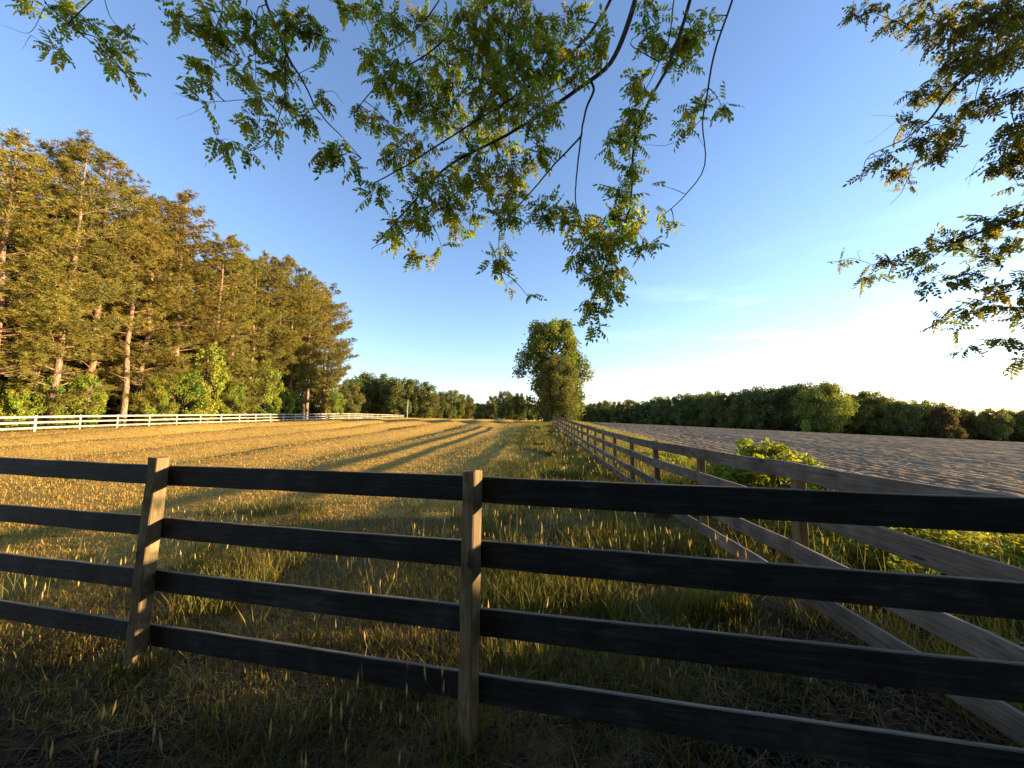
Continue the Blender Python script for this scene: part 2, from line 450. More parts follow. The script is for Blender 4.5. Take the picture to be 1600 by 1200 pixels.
def green_weight(x, y):
    u = xr(y) - x
    g = np.clip(1.25 - u / 3.2, 0, 1) * np.clip((u + 9) / 2, 0, 1)
    g = np.maximum(g, np.clip(1.1 - (y - 3) / 6, 0, .6) * (0.15 + 0.75 * vnoise(x * .7, y * .7, 21)))
    return np.clip(g - .25, -0.25, 1)


ys = np.concatenate([np.linspace(-60, -3, 24), np.linspace(-2.7, 14, 110), 14 + np.cumsum(np.linspace(.18, 1.1, 130)), [110, 125, 145, 175, 220, 300, 420, 600, 900, 1400, 2000.0]])
ys = np.unique(np.round(ys, 3)); ys = ys[(np.diff(ys, prepend=-99) > .05)]
us = np.concatenate([[-1600, -900, -500, -300, -200, -140, -100, -80, -65, -55, -48], np.linspace(-44, -9, 150), np.linspace(-8.8, 4.6, 110)])
rows = []
X = us[None, :] + .064 * ys[:, None] + 2.2 * (us[None, :] * 0 + 1); Y = np.broadcast_to(ys[:, None], X.shape)
# beyond x = fence + 4.6 the ploughed field's sheet takes over
Z = ground(X, Y)
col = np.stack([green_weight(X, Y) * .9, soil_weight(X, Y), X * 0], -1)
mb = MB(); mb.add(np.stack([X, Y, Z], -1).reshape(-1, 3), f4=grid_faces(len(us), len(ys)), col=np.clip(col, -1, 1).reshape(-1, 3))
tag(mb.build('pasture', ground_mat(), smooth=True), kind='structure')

us = np.concatenate([np.arange(4.6, 40, .12), np.arange(40, 110, .18), np.arange(110, 170, .5), [180, 200, 240, 320, 450, 700, 1100, 1800.0]])
ys2 = np.concatenate([np.linspace(-60, 0, 12)[:-1], np.cumsum(np.concatenate([np.full(110, .12), np.linspace(.13, 1.5, 170)])), [170, 185, 200, 230, 280, 360, 500, 800, 1300, 2000.0]])
X = us[None, :] + .064 * ys2[:, None] + 2.2; Y = np.broadcast_to(ys2[:, None], X.shape)
Z = ground(X, Y, False)
uu = us[None, :] + (fbm(Y * .04, X * .02, 31) - .5) * .35
fade = np.clip((us - 4.8) / 1.5, 0, 1)[None, :] * np.clip((170 - us) / 20, 0, 1)[None, :]
ridge = np.abs(np.sin(np.pi * uu / .76)) ** .7
clod = fbm(X * 3.2, Y * 2.6, 41, 3)
Z = Z + fade * (.12 * (ridge - .6) * (.85 + .3 * clod) + .045 * (clod - .5) + .035 * (vnoise(X * 6, Y * 5, 77) - .5))
mb = MB(); mb.add(np.stack([X, Y, Z], -1).reshape(-1, 3), f4=grid_faces(len(us), len(ys2)))
tag(mb.build('ploughed_field', plough_mat(), smooth=False), kind='structure')


# ------------------------------------------------------------------ fences
def board_obj(name, mat, parent, a, b, w, t, sag=0.0, cup=0.0, seed=0):
    """a board from a to b (centres of its ends), grain along its own X, slightly bowed"""
    a, b = np.asarray(a, float), np.asarray(b, float)
    L_ = np.linalg.norm(b - a); rs = np.random.default_rng(seed)
    n = 13; s = np.linspace(-L_ / 2, L_ / 2, n); q = 1 - (2 * s / L_) ** 2
    dz = -sag * q + rs.normal(0, .0012, n); dy = cup * q
    mb = MB(); c = min(.004, t * .2)
    prof = [(-t / 2 + c, -w / 2), (t / 2 - c, -w / 2), (t / 2, -w / 2 + c), (t / 2, w / 2 - c), (t / 2 - c, w / 2), (-t / 2 + c, w / 2), (-t / 2, w / 2 - c), (-t / 2, -w / 2 + c)]
    P = np.array(prof); k = len(P)
    wv = 1 + rs.normal(0, .006, n)
    V = np.stack([np.broadcast_to(s[:, None], (n, k)), dy[:, None] + P[None, :, 0], dz[:, None] + P[None, :, 1] * wv[:, None]], -1).reshape(-1, 3)
    i = np.arange(n - 1)[:, None] * k; j = np.arange(k)[None, :]; j2 = (j + 1) % k
    f = np.stack([i + j, i + j2, i + k + j2, i + k + j], -1).reshape(-1, 4)
    V = np.vstack([V, V[:k].mean(0), V[(n - 1) * k:n * k].mean(0)])
    f3 = [((m + 1) % k, m, n * k) for m in range(k)] + [((n - 1) * k + m, (n - 1) * k + (m + 1) % k, n * k + 1) for m in range(k)]
    mb.add(V, f3=f3, f4=f)
    o = mb.build(name, mat, parent)
    d = Vector(b - a)
    o.location = Vector((a + b) / 2)
    yaw = math.atan2(d.y, d.x); tilt = math.atan2(d.z, math.hypot(d.x, d.y))
    o.rotation_euler = (0, -tilt, yaw)
    return o


def post_obj(mat, parent, base, h, w, d, yaw, lean=(0, 0), seed=0, below=.35, rough=.002):
    """square post; grain along its own X, so the mesh is built lying along X and stood up"""
    rs = np.random.default_rng(seed); n = 14
    s = np.linspace(-below, h, n)
    c = .006
    prof = np.array([(-w / 2 + c, -d / 2), (w / 2 - c, -d / 2), (w / 2, -d / 2 + c), (w / 2, d / 2 - c), (w / 2 - c, d / 2), (-w / 2 + c, d / 2), (-w / 2, d / 2 - c), (-w / 2, -d / 2 + c)])
    k = len(prof)
    V = np.stack([np.broadcast_to(s[:, None], (n, k)), prof[None, :, 0] + rs.normal(0, rough, (n, 1)) * .6, prof[None, :, 1] + rs.normal(0, rough, (n, 1)) * .6], -1).copy()
    V[:, :, 1:] += rs.normal(0, rough * .4, (n, k, 2))
    V[-1, :, 0] += rs.normal(0, rough * 2.5, k)
    V = V.reshape(-1, 3)
    i = np.arange(n - 1)[:, None] * k; j = np.arange(k)[None, :]; j2 = (j + 1) % k
    f = np.stack([i + j, i + j2, i + k + j2, i + k + j], -1).reshape(-1, 4)
    V = np.vstack([V, [s[-1] + .003, 0, 0]])
    f3 = [((n - 1) * k + m, (n - 1) * k + (m + 1) % k, n * k) for m in range(k)]
    mb = MB(); mb.add(V, f3=f3, f4=f)
    o = mb.build('post', mat, parent)
    m = Matrix.Rotation(yaw, 4, 'Z') @ Matrix(((0, 1, 0, 0), (0, 0, 1, 0), (1, 0, 0, 0), (0, 0, 0, 1)))
    m = Matrix.Rotation(lean[0], 4, 'Y') @ Matrix.Rotation(lean[1], 4, 'X') @ m
    o.matrix_local = Matrix.Translation(Vector(base)) @ m
    return o


# near fence: black boards on the far side of the posts
F0 = np.array((-.228, 2.07)); FD = np.array((.9641, -.2653)); FN = np.array((.2653, .9641)); SPAN = 2.45
fy = math.atan2(FD[1], FD[0])
nf = empty('board_fence', (0, 0, 0))
tag(nf, 'near-black painted four board fence crossing the foreground on square wooden posts', 'fence')
tops = {1: (1.313, .992, .695, .382), 0: (1.309, .960, .617, .278), -1: (1.292, .924, .557, .193), -2: (1.294, .885, .490, .100), -3: (1.29, .87, .46, .06), -4: (1.28, .85, .43, .02)}
posts = {k: F0 + FD * SPAN * k for k in range(-4, 2)}
for k, p in posts.items():
    yaw, w, lean = {0: (fy + R(-15), .080, (R(.6), 0)), -1: (fy + R(2), .088, (R(2.0), R(.5))), 1: (fy + R(3), .10, (0, 0))}.get(k, (fy, .09, (R(random.uniform(-1, 1)), 0)))
    post_obj(M['postwood'], nf, (p[0], p[1], float(ground(*p))), 1.345 - float(ground(*p)) + (.01 if k else 0), w, w, yaw, lean, seed=k + 50, rough=.0025)
for k in range(-4, 1):
    a, b = posts[k], posts[k + 1]
    for r_ in range(4):
        off = FN * (.058 + .004 * ((k + r_) % 2))
        A = (*(a + off + FD * .004), tops[k][r_] - .069 + random.uniform(-.003, .003) + (.008 if k < -1 else 0))
        B = (*(b + off - FD * .004), tops[k + 1][r_] - .069 + random.uniform(-.003, .003))
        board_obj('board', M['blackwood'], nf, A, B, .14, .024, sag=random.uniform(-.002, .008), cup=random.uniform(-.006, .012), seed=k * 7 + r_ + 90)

# grey fence running away on the right: boards on the pasture side of the posts
gf = empty('board_fence', (0, 0, 0))
tag(gf, 'weathered grey four board fence on brown posts running away between pasture and ploughed field', 'fence')
gy = [1.42 + 1.76 * i for i in range(0, 25)]
gdir = np.array((.064, 1.0)) / math.hypot(.064, 1)
gn = np.array((-gdir[1], gdir[0]))
def gpos(y):
    bend = max(0, y - 34)
    return np.array((xr(y) - .0016 * bend * bend, y))
gt = [1.30, 1.0, .66, .37]
for i, y in enumerate(gy):
    p = gpos(y) - gn * .062
    post_obj(M['brownpost'], gf, (p[0], p[1], float(ground(*p))), 1.275 + random.uniform(-.01, .04), .08, .08, math.atan2(gdir[1], gdir[0]) + R(random.uniform(-4, 4)),
             (R(random.uniform(-1.6, 1.6)), R(random.uniform(-1.2, 1.2))), seed=i + 200)
gz = [float(ground(*gpos(y), False)) for y in gy]
for i in range(len(gy) - 1):
    for r_, zt in enumerate(gt):
        a, b = gpos(gy[i]), gpos(gy[i + 1])
        j = .003 * ((i + r_) % 2)
        A = (*(a + gn * j), zt - .0675 + gz[i] + random.uniform(-.01, .01)); B = (*(b + gn * j), zt - .0675 + gz[i + 1] + random.uniform(-.01, .01))
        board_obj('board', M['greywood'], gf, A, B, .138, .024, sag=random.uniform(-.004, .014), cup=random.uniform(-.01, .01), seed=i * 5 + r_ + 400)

# white fence along the wood
wf = empty('rail_fence', (0, 0, 0))
tag(wf, 'long white three rail fence along the foot of the pine wood', 'fence')
wy = [14.25 + 2.75 * i for i in range(33)]
wz = [float(ground(xl(y), y)) for y in wy]
def wpos(y):
    b = max(0, y - 92)
    return np.array((xl(y) + .012 * b * b, y))
wz = [float(ground(*wpos(y))) for y in wy]
for i, y in enumerate(wy):
    p = wpos(y)
    post_obj(M['whitepaint'], wf, (p[0], p[1], wz[i]), 1.26, .13, .13, R(86.3), seed=i + 600, rough=.001)
for i in range(0, len(wy) - 2, 2):
    for zt in (1.13, .72, .31):
        a, b = wpos(wy[i]), wpos(wy[i + 2])
        a = a + np.array((.085, 0)); b = b + np.array((.085, 0))
        board_obj('rail', M['whitepaint'], wf, (*a, zt + wz[i]), (*b, zt + wz[i + 2]), .14, .04, sag=-(wz[i + 1] - (wz[i] + wz[i + 2]) / 2), seed=i)


# ------------------------------------------------------------------ tree builders
def rand_unit(n, rg):
    v = rg.normal(size=(n, 3)); return v / np.linalg.norm(v, axis=1)[:, None]


def leaves(mb, P, Nn, size, cols, rg, aspect=.55):
    """one bent leaf (two quads sharing a fold) per point: P centres, Nn facing"""
    n = len(P)
    t = np.cross(Nn, rand_unit(n, rg)); t /= np.linalg.norm(t, axis=1)[:, None] + 1e-9
    b = np.cross(Nn, t)
    s = (size * rg.uniform(.65, 1.35, n))[:, None]
    a0 = P - t * s; a1 = P + t * s
    l = P + b * s * aspect + Nn * s * .18; r = P - b * s * aspect + Nn * s * .18
    V = np.stack([a0, l, a1, r], 1).reshape(-1, 3)
    base = np.arange(n)[:, None] * 4
    f = np.concatenate([base + np.array([0, 2, 1]), base + np.array([0, 3, 2])], 0)
    mb.add(V, f3=f, col=np.repeat(cols, 4, axis=0))


def vary(c, n, rg, amt=.3, yel=.15):
    c = np.asarray(c, float)
    k = rg.uniform(1 - amt, 1 + amt, (n, 1)); y = rg.normal(0, yel, (n, 1))
    out = c[None, :] * k
    out[:, 0:1] *= 1 + y; out[:, 2:3] *= 1 - y * .5
    return np.clip(out, .002, 1)


def make_pine(name, H, crown0, Lmax, seed, col=(.195, .17, .036), dens=1.0):
    rg = np.random.default_rng(seed)
    root = empty(name)
    n = 12; zz = np.linspace(-.4, H, n)
    wob = np.cumsum(rg.normal(0, .07, (n, 2)), 0); wob -= wob[0]
    tp = np.column_stack([wob, zz]); tr = np.interp(zz, [-.4, .4, H * .6, H], [.30, .235, .15, .02]) * H / 21
    tb = MB(); tb.tube(tp, tr, 9)
    tb.build('trunk', M['pinebark'], root, smooth=True)
    fb, bb = MB(), MB()
    z = crown0 * H
    while z < H * .985:
        q = (z / H - crown0) / (1 - crown0)
        env = Lmax * (.45 + .75 * math.sin(math.pi * min(1, q * .9 + .12)) ** .8) * (1 - q ** 5 * .55)
        for _ in range(rg.integers(2, 5)):
            ang = rg.uniform(0, 2 * np.pi); L_ = env * rg.uniform(.45, 1.12)
            o = np.array((np.interp(z, zz, tp[:, 0]), np.interp(z, zz, tp[:, 1]), z))
            d = np.array((math.cos(ang), math.sin(ang), 0)); rise = rg.uniform(-.08, .35) + .45 * q
            s = np.linspace(0, 1, 5)
            pts = o + np.outer(s * L_, d) + np.outer((s * rise + .12 * s * s) * L_, (0, 0, 1)) + rg.normal(0, .05, (5, 3)) * s[:, None]
            bb.tube(pts, np.linspace(.05, .012, 5) * (.6 + .5 * (1 - q)), 4, cap=False)
            nt_ = int((12 + 15 * L_) * dens)
            ss = rg.uniform(.28, 1.03, nt_) ** .8
            c = np.stack([np.interp(ss, s, pts[:, k]) for k in range(3)], -1)
            sw = np.array((-d[1], d[0], 0)); spread = .34 * L_ * np.sin(np.pi * np.clip(ss * .85, 0, 1)) + .1
            c = c + sw * (rg.uniform(-1, 1, nt_) * spread)[:, None] + np.array((0, 0, 1)) * rg.normal(.06, .12, nt_)[:, None]
            m = 13
            dirs = rand_unit(nt_ * m, rg) * np.array((1, 1, .7)) + np.repeat(d[None, :] * .7 + np.array((0, 0, .3)), nt_ * m, 0)
            dirs /= np.linalg.norm(dirs, axis=1)[:, None]
            base = np.repeat(c, m, 0); ln = rg.uniform(.22, .44, nt_ * m)[:, None]
            side = np.cross(dirs, rand_unit(nt_ * m, rg)); side /= np.linalg.norm(side, axis=1)[:, None] + 1e-9
            wd = .021
            V = np.stack([base - side * wd, base + dirs * ln, base + side * wd], 1).reshape(-1, 3)
            cc = np.repeat(vary(col, nt_, rg, .35, .12), m, 0)
            fb.add(V, f3=np.arange(len(V)).reshape(-1, 3), col=np.repeat(cc, 3, 0))
        z += rg.uniform(.40, .85) * H / 21
    # dead snags under the crown
    for _ in range(9):
        zz_ = rg.uniform(.18, crown0 + .12) * H; ang = rg.uniform(0, 6.28); L_ = rg.uniform(.6, 2.2)
        d = np.array((math.cos(ang), math.sin(ang), rg.uniform(-.2, .5)))
        o = np.array((np.interp(zz_, zz, tp[:, 0]), np.interp(zz_, zz, tp[:, 1]), zz_))
        bb.tube([o, o + d * L_ * .5, o + d * L_ + (0, 0, .1)], [.035, .02, .006], 4)
    bb.build('limbs', M['pinebark'], root)
    fb.build('crown', M['pine_needles'], root)
    return root


def make_broadleaf(name, H, rad, seed, col=(.06, .075, .016), trunk_h=.18, leaf=.3, n=6000, shape='oval', clumps=34, mat='broadleaf', low=.06, extra=None):
    rg = np.random.default_rng(seed)
    root = empty(name)
    tb = MB(); hh = H * .8; zz = np.linspace(-.4, hh, 9)
    tp = np.column_stack([np.cumsum(rg.normal(0, .05 * H / 12, (9, 2)), 0), zz]); tp[:, :2] -= tp[0, :2]
    tb.tube(tp, np.interp(zz, [-.4, .3, hh], [.034 * H * .8, .020 * H, .003 * H]), 8)
    cs, rs = [], []
    for _ in range(clumps):
        q = rg.uniform(low, .97)
        prof = {'oval': math.sin(math.pi * (q * .86 + .10)) ** .65, 'cone': (1 - q) ** .75 * .95 + .06, 'round': math.sqrt(max(.02, 1 - (2 * q - .95) ** 2)), 'column': math.sin(math.pi * (q * .8 + .13)) ** .4}[shape]
        rr = rad * prof * math.sqrt(rg.uniform(.12, 1)); a = rg.uniform(0, 6.283)
        cs.append((rr * math.cos(a), rr * math.sin(a), q * H)); rs.append(rad * rg.uniform(.14, .30) * (.6 + .4 * prof))
    if extra:
        for e in extra: cs.append(e[:3]); rs.append(e[3])
    cs, rs = np.array(cs), np.array(rs)
    for c_, r_ in zip(cs, rs):
        z0 = max(trunk_h * H, c_[2] - np.hypot(c_[0], c_[1]) * .7); z0 = min(z0, hh * .97)
        o = np.array((np.interp(z0, zz, tp[:, 0]), np.interp(z0, zz, tp[:, 1]), z0))
        mid = (o + c_) / 2 + np.array((0, 0, .06 * H)) * rg.uniform(-.3, 1)
        tb.tube([o, mid, c_], [.011 * H * .6, .007 * H * .6, .002 * H], 4)
    tb.build('trunk', M['bark'], root, smooth=True)
    w = rs ** 2; w /= w.sum()
    idx = rg.choice(len(cs), n, p=w)
    u = rand_unit(n, rg)
    rad_ = rs[idx] * rg.uniform(.1, 1.0, n) ** .45 * (1 + .35 * rg.normal(size=n) * (rg.uniform(size=n) < .25))
    P = cs[idx] + u * rad_[:, None] * np.array((1.05, 1.05, 1.1))
    P[:, 2] = np.maximum(P[:, 2], .05)
    Nn = u * .7 + rand_unit(n, rg) + np.array((0, 0, .2)); Nn /= np.linalg.norm(Nn, axis=1)[:, None]
    ck = vary(col, len(cs), rg, .28, .14)[idx] * rg.uniform(.75, 1.25, (n, 1))
    fb = MB(); leaves(fb, P, Nn, leaf, ck, rg)
    fb.build('crown', M[mat], root)
    return root


used_proto = set()
def place(proto, x, y, label, cat='tree', group=None, s=1.0, sz=None, rz=None, dz=0.0):
    o = proto if proto.name not in used_proto else copy_tree(proto)
    used_proto.add(proto.name)
    o.location = (x, y, float(ground(x, y, False)) + dz)
    o.rotation_euler = (R(random.uniform(-1.2, 1.2)), R(random.uniform(-1.2, 1.2)), random.uniform(0, 6.28) if rz is None else rz)
    o.scale = (s, s, s if sz is None else sz)
    for k in ('group',):
        if k in o: del o[k]
    tag(o, label, cat, group)
    return o


# ------------------------------------------------------------------ pine wood on the left
pines = [make_pine('pine_tree', 21, .30, 2.9, 11), make_pine('pine_tree', 21, .20, 3.4, 12, col=(.205, .175, .036)),
         make_pine('pine_tree', 21, .30, 2.9, 13, col=(.175, .165, .037)), make_pine('pine_tree', 21, .07, 3.3, 14, col=(.19, .178, .038)),
         make_pine('pine_tree', 21, .42, 2.8, 15, col=(.205, .172, .036), dens=.95)]
sil = np.array([(0, 222), (40, 214), (90, 250), (130, 295), (165, 325), (190, 345), (215, 303), (255, 320), (290, 365), (330, 398), (352, 392), (380, 405), (400, 398), (440, 425), (465, 455), (488, 446), (510, 470), (530, 505), (548, 545)])


def pine_height(x, y):
    """height that puts the top of a front-row pine on the skyline of the wood as photographed"""
    px = 800 + 580 * x / (y * .93)
    py = np.interp(px, sil[:, 0], sil[:, 1])
    d = at(px, py, y)
    return float(d[2] - ground(x, y, False))


front = [('leftmost pine', 21.0, -3.9), ('second', 23.6, -4.6)]
PG = 'pines along the edge of the wood'
row = []
yy = 19.0
while yy < 74.5:
    row.append(yy); yy += random.uniform(2.4, 3.8)
descr = {}
for k, y in enumerate(row):
    x = xl(y) - random.uniform(2.6, 5.0)
    px = 800 + 580 * x / y
    h = pine_height(x, y) * random.uniform(.96, 1.04)
    i = random.choice([0, 1, 3, 3, 3, 1])
    if px < 130: i = random.choice([1, 3, 3])
    if px < 0: lab = 'tall pine at the left margin of the wood, rising behind the white fence'
    else: lab = None
    descr[k] = (x, y, px, h, i)
vis = [k for k in descr if descr[k][2] >= -10]
names = ['first', 'second', 'third', 'fourth', 'fifth', 'sixth', 'seventh', 'eighth', 'ninth', 'tenth', 'eleventh', 'twelfth', 'thirteenth', 'fourteenth', 'fifteenth', 'sixteenth', 'seventeenth', 'eighteenth', 'nineteenth', 'twentieth', 'twenty-first', 'twenty-second', 'twenty-third', 'twenty-fourth', 'twenty-fifth', 'twenty-sixth', 'twenty-seventh']
for k in descr:
    x, y, px, h, i = descr[k]
    if k in vis:
        j = vis.index(k)
        look = ['open crown starting high up', 'broad crown of golden needles', 'bare lower trunk', 'needles down to low on the trunk', 'slim open crown'][i]
        lab = f'{names[j]} pine from the left behind the white fence, {look}'
        if j == len(vis) - 1: lab = f'last pine at the right end of the wood, {look}'
    else:
        lab = 'pine beyond the left end of the visible white fence'
    place(pines[i], x, y, lab, 'pine tree', PG, s=h / 21 * random.uniform(.92, 1.08), sz=h / 21)
# the big leaning trunk that stands clear near the fence
bx = at(191, 650, 36.2)
place(pines[4], bx[0], 36.2, 'big pine with a thick pale bare trunk standing clear behind the white fence', 'pine tree', PG, s=1.12, sz=pine_height(bx[0], 36.2) / 21)
for r_ in range(3):
    y = 20.0 + random.uniform(0, 2)
    while y < 74 - r_ * 3:
        x = xl(y) - 7.2 - r_ * 3.4 + random.uniform(-1.2, 1.2)
        h = pine_height(xl(y) - 4, y) * random.uniform(.86, 1.0)
        place(pines[random.randrange(5)], x, y, 'pine deep in the wood, half hidden behind the front row', 'pine tree', 'pines inside the wood', s=h / 21 * random.uniform(.9, 1.1), sz=h / 21)
        y += random.uniform(3.0, 4.8)

# yellow-green saplings under the pines
saps = [make_broadleaf('sapling', 7, 2.1, 31, col=(.22, .27, .035), leaf=.13, n=7500, shape='column', clumps=75, low=.05),
        make_broadleaf('sapling', 7, 2.4, 32, col=(.19, .24, .035), leaf=.13, n=7500, shape='oval', clumps=70, low=.05)]
SG = 'bright saplings under the pines'
for px, y, h, w, lab in [(20, 27, 3.2, 1.1, 'low dull green sapling at the far left edge behind the white fence'),
                      (75, 29.5, 4.4, 1.0, 'yellow-green sapling behind the white fence left of the big pale pine trunk'),
                      (130, 31.5, 4.8, 1.0, 'leafy yellow-green sapling just left of the big pale pine trunk'),
                      (240, 37, 5.5, 1.0, 'yellow-green sapling just right of the big pale pine trunk'),
                      (285, 40, 6.6, 1.1, 'broad bright sapling, bushy to the ground, in front of the dark middle of the wood'),
                      (318, 43, 9.6, .85, 'tallest bright yellow-green sapling in the middle of the wood edge'),
                      (362, 49, 5.6, 1.0, 'short rounded sapling between the tallest sapling and the slender pale one'),
                      (412, 54, 9.0, .8, 'slender pale yellow-green sapling towards the right end of the wood'),
                      (445, 60, 5.2, 1.0, 'low yellowish sapling near the right end of the wood'),
                      (520, 76, 6.0, 1.0, 'golden brown rounded bush at the very right end of the wood')]:
    y = 37.6 * 580 / (837 - px) + 2.6
    p = at(px, 650, y)
    place(saps[random.randrange(2)], p[0], y, lab, 'sapling', SG, s=h / 7 * w * .85, sz=h / 7)
# shrubs that close the foot of the wood
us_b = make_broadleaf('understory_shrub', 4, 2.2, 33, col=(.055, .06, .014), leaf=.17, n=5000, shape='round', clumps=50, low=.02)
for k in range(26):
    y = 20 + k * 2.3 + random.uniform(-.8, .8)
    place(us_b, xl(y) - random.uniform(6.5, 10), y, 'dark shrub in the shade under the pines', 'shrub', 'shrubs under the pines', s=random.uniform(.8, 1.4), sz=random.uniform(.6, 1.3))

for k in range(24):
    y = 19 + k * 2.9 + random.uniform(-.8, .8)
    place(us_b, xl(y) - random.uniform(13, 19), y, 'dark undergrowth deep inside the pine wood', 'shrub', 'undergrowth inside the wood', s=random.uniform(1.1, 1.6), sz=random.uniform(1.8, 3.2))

# ------------------------------------------------------------------ trees at the far end of the pasture
bl = [make_broadleaf('broadleaf_tree', 12, 4.4, 41, col=(.135, .15, .04), leaf=.21, n=12000, shape='oval', clumps=95),
      make_broadleaf('broadleaf_tree', 12, 4.9, 42, col=(.125, .145, .04), leaf=.21, n=12000, shape='round', clumps=90),
      make_broadleaf('broadleaf_tree', 12, 3.6, 43, col=(.14, .155, .04), leaf=.2, n=11000, shape='column', clumps=90),
      make_broadleaf('broadleaf_tree', 12, 5.2, 44, col=(.115, .13, .04), leaf=.22, n=12000, shape='round', clumps=100)]


def tree_px(proto, px, ytop, d, label, group=None, cat='tree', wf_=1.0, H0=12.0, rz=None):
    b = at(px, 657, d); t = at(px, ytop, d)
    gz_ = float(ground(b[0], d, False)); h = t[2] - gz_
    return place(proto, b[0], d, label, cat, group, s=h / H0 * wf_, sz=h / H0, rz=rz)


cen = make_broadleaf('broadleaf_tree', 19, 5.6, 51, col=(.165, .19, .034), leaf=.24, n=28000, shape='column', clumps=125, low=.10,
                     extra=[(-6.0, 0, 12.0, 1.7), (-6.6, .5, 9.6, 1.3), (-4.4, 0, 13.4, 1.6), (6.3, 0, 9.2, 1.5), (5.6, 0, 11, 1.5), (-3.0, 0, 15.5, 1.3), (3.2, 0, 15.0, 1.4), (.5, 0, 18.4, 1.3), (-2.5, 0, 17.6, 1.3), (-1.2, 0, 17.8, 1.2)])
tree_px(cen, 866, 500, 66, 'tall lone broadleaf tree with lobed green crown at the far end of the grey fence', None, wf_=.98, H0=19.4, rz=0)
ced = make_broadleaf('cedar_tree', 15, 4.2, 52, col=(.15, .15, .034), leaf=.17, n=24000, shape='column', clumps=170, low=.02, trunk_h=.05, extra=[(3.6, 0, 1.6, 1.5), (-3.6, 0, 1.7, 1.5), (2.2, -2, 1.4, 1.4), (-2.2, -2, 1.5, 1.4), (4.2, .5, 3.4, 1.3), (-4.0, .5, 3.6, 1.3), (0, -3, 1.5, 1.5)])
tree_px(ced, 874, 556, 61, 'brownish dense cedar in front of the tall lone tree at the grey fence end', None, wf_=.98, H0=15, cat='cedar')
tree_px(bl[0], 812, 615, 70, 'dark green small tree tucked against the left foot of the tall lone tree', None, wf_=.8)

FG = 'trees beyond the far end of the pasture'
far_l = [(543, 598, 104, 0, 'dark tree peeping out behind the right end of the pine wood'), (556, 590, 112, 1, 'dark tree just right of the pine wood end'), (575, 583, 118, 3, 'broad olive tree second from the pine wood end'),
         (598, 586, 116, 0, 'golden topped tree behind the end of the white fence'), (620, 590, 114, 1, 'widest golden topped tree above the pale utility pole'),
         (645, 594, 116, 2, 'narrow yellow-green tree just right of the pale utility pole'), (664, 598, 118, 0, 'small gold topped tree ending the lit row right of the pole'),
         (690, 612, 126, 3, 'dark rounded tree right of the lit row'), (708, 609, 130, 1, 'taller dark tree with pale topmost twigs'),
         (728, 617, 134, 0, 'dark tree sloping down to the low gap'), (746, 630, 150, 3, 'low dark tree in the gap left of the small house'),
         (766, 634, 215, 1, 'lowest distant tree behind the small house'), (770, 619, 158, 2, 'pointed dark tree above the small house'),
         (790, 612, 150, 2, 'narrow upright dark tree above the white car'), (803, 616, 145, 0, 'dark tree between the white car and the tall lone tree')]
for px, yt, d, i, lab in far_l:
    tree_px(bl[i], px, yt, d, lab + ', far end of pasture', FG, wf_=1.05 if i != 2 else .95)
for k in range(22):
    px = 540 + k * 17 + random.uniform(-6, 6)
    tree_px(bl[random.randrange(4)], px, 628 + random.uniform(-6, 8), 165 + random.uniform(0, 25), 'dark background tree filling the far wood behind the pasture', 'background trees behind the pasture', wf_=1.3)

# ------------------------------------------------------------------ tree line beyond the ploughed field
tl = np.array([(905, 632), (925, 628), (960, 627), (1000, 624), (1035, 622), (1070, 614), (1110, 612), (1150, 611), (1190, 606), (1235, 603), (1285, 599), (1318, 618), (1345, 611), (1375, 616), (1420, 626), (1460, 630), (1500, 640), (1545, 641), (1580, 640), (1640, 642)])
RG = 'trees beyond the ploughed field'
tl_x = [908, 926, 944, 965, 984, 1006, 1028, 1050, 1072, 1093, 1116, 1140, 1164, 1188, 1212, 1236, 1262, 1338, 1362, 1386, 1412, 1438, 1464, 1502, 1528, 1556, 1584, 1614, 1650]
for k, px in enumerate(tl_x):
    d = float(np.interp(px, [900, 1000, 1150, 1290, 1450, 1650], [172, 150, 122, 108, 104, 100])) + random.uniform(-3, 4)
    yt = float(np.interp(px, tl[:, 0], tl[:, 1])) + random.uniform(-3, 4)
    side = 'left of' if px < 1280 else 'right of'
    n_ = (len([q for q in tl_x if px <= q < 1290]) if px < 1290 else len([q for q in tl_x if 1290 < q <= px]))
    lab = f'dark tree beyond the ploughed field, {names[n_ - 1]} {side} the big sunlit tree'
    tree_px(bl[[0, 1, 3, 0, 2, 1, 3][k % 7]], px, yt, d, lab, RG, wf_=1.1)
big = make_broadleaf('broadleaf_tree', 12, 5.6, 61, col=(.17, .185, .035), leaf=.2, n=16000, shape='round', clumps=110, low=.03)
tree_px(big, 1287, 599, 103, 'big rounded bright green tree standing forward of the line beyond the ploughed field', RG, wf_=.98)
sp_ = make_broadleaf('cedar_tree', 8, 3.4, 62, col=(.10, .08, .026), leaf=.18, n=11000, shape='cone', clumps=90, low=.02, trunk_h=.05)
tree_px(sp_, 1472, 634, 97, 'brownish low cedar standing forward at the right part of the field edge', RG, wf_=1.05, H0=8, cat='cedar')
tree_px(copy_tree(saps[0]), 1258, 656, 100, 'small yellow-green sapling at the foot of the big sunlit tree beyond the field', None, cat='sapling', H0=7)
shr = make_broadleaf('hedge_shrub', 4, 3.2, 63, col=(.045, .055, .014), leaf=.2, n=4500, shape='round', clumps=50, low=.02)
for k in range(46):
    px = 903 + k * 16.5
    d = float(np.interp(px, [900, 1000, 1150, 1290, 1450, 1650], [172, 150, 122, 108, 104, 100])) + 3
    b = at(px, 657, d)
    place(shr, b[0], d, 'dark shrub along the foot of the tree line beyond the ploughed field', 'shrub', 'shrubs at the foot of the far tree line', s=random.uniform(.9, 1.4), sz=random.uniform(.8, 1.5))
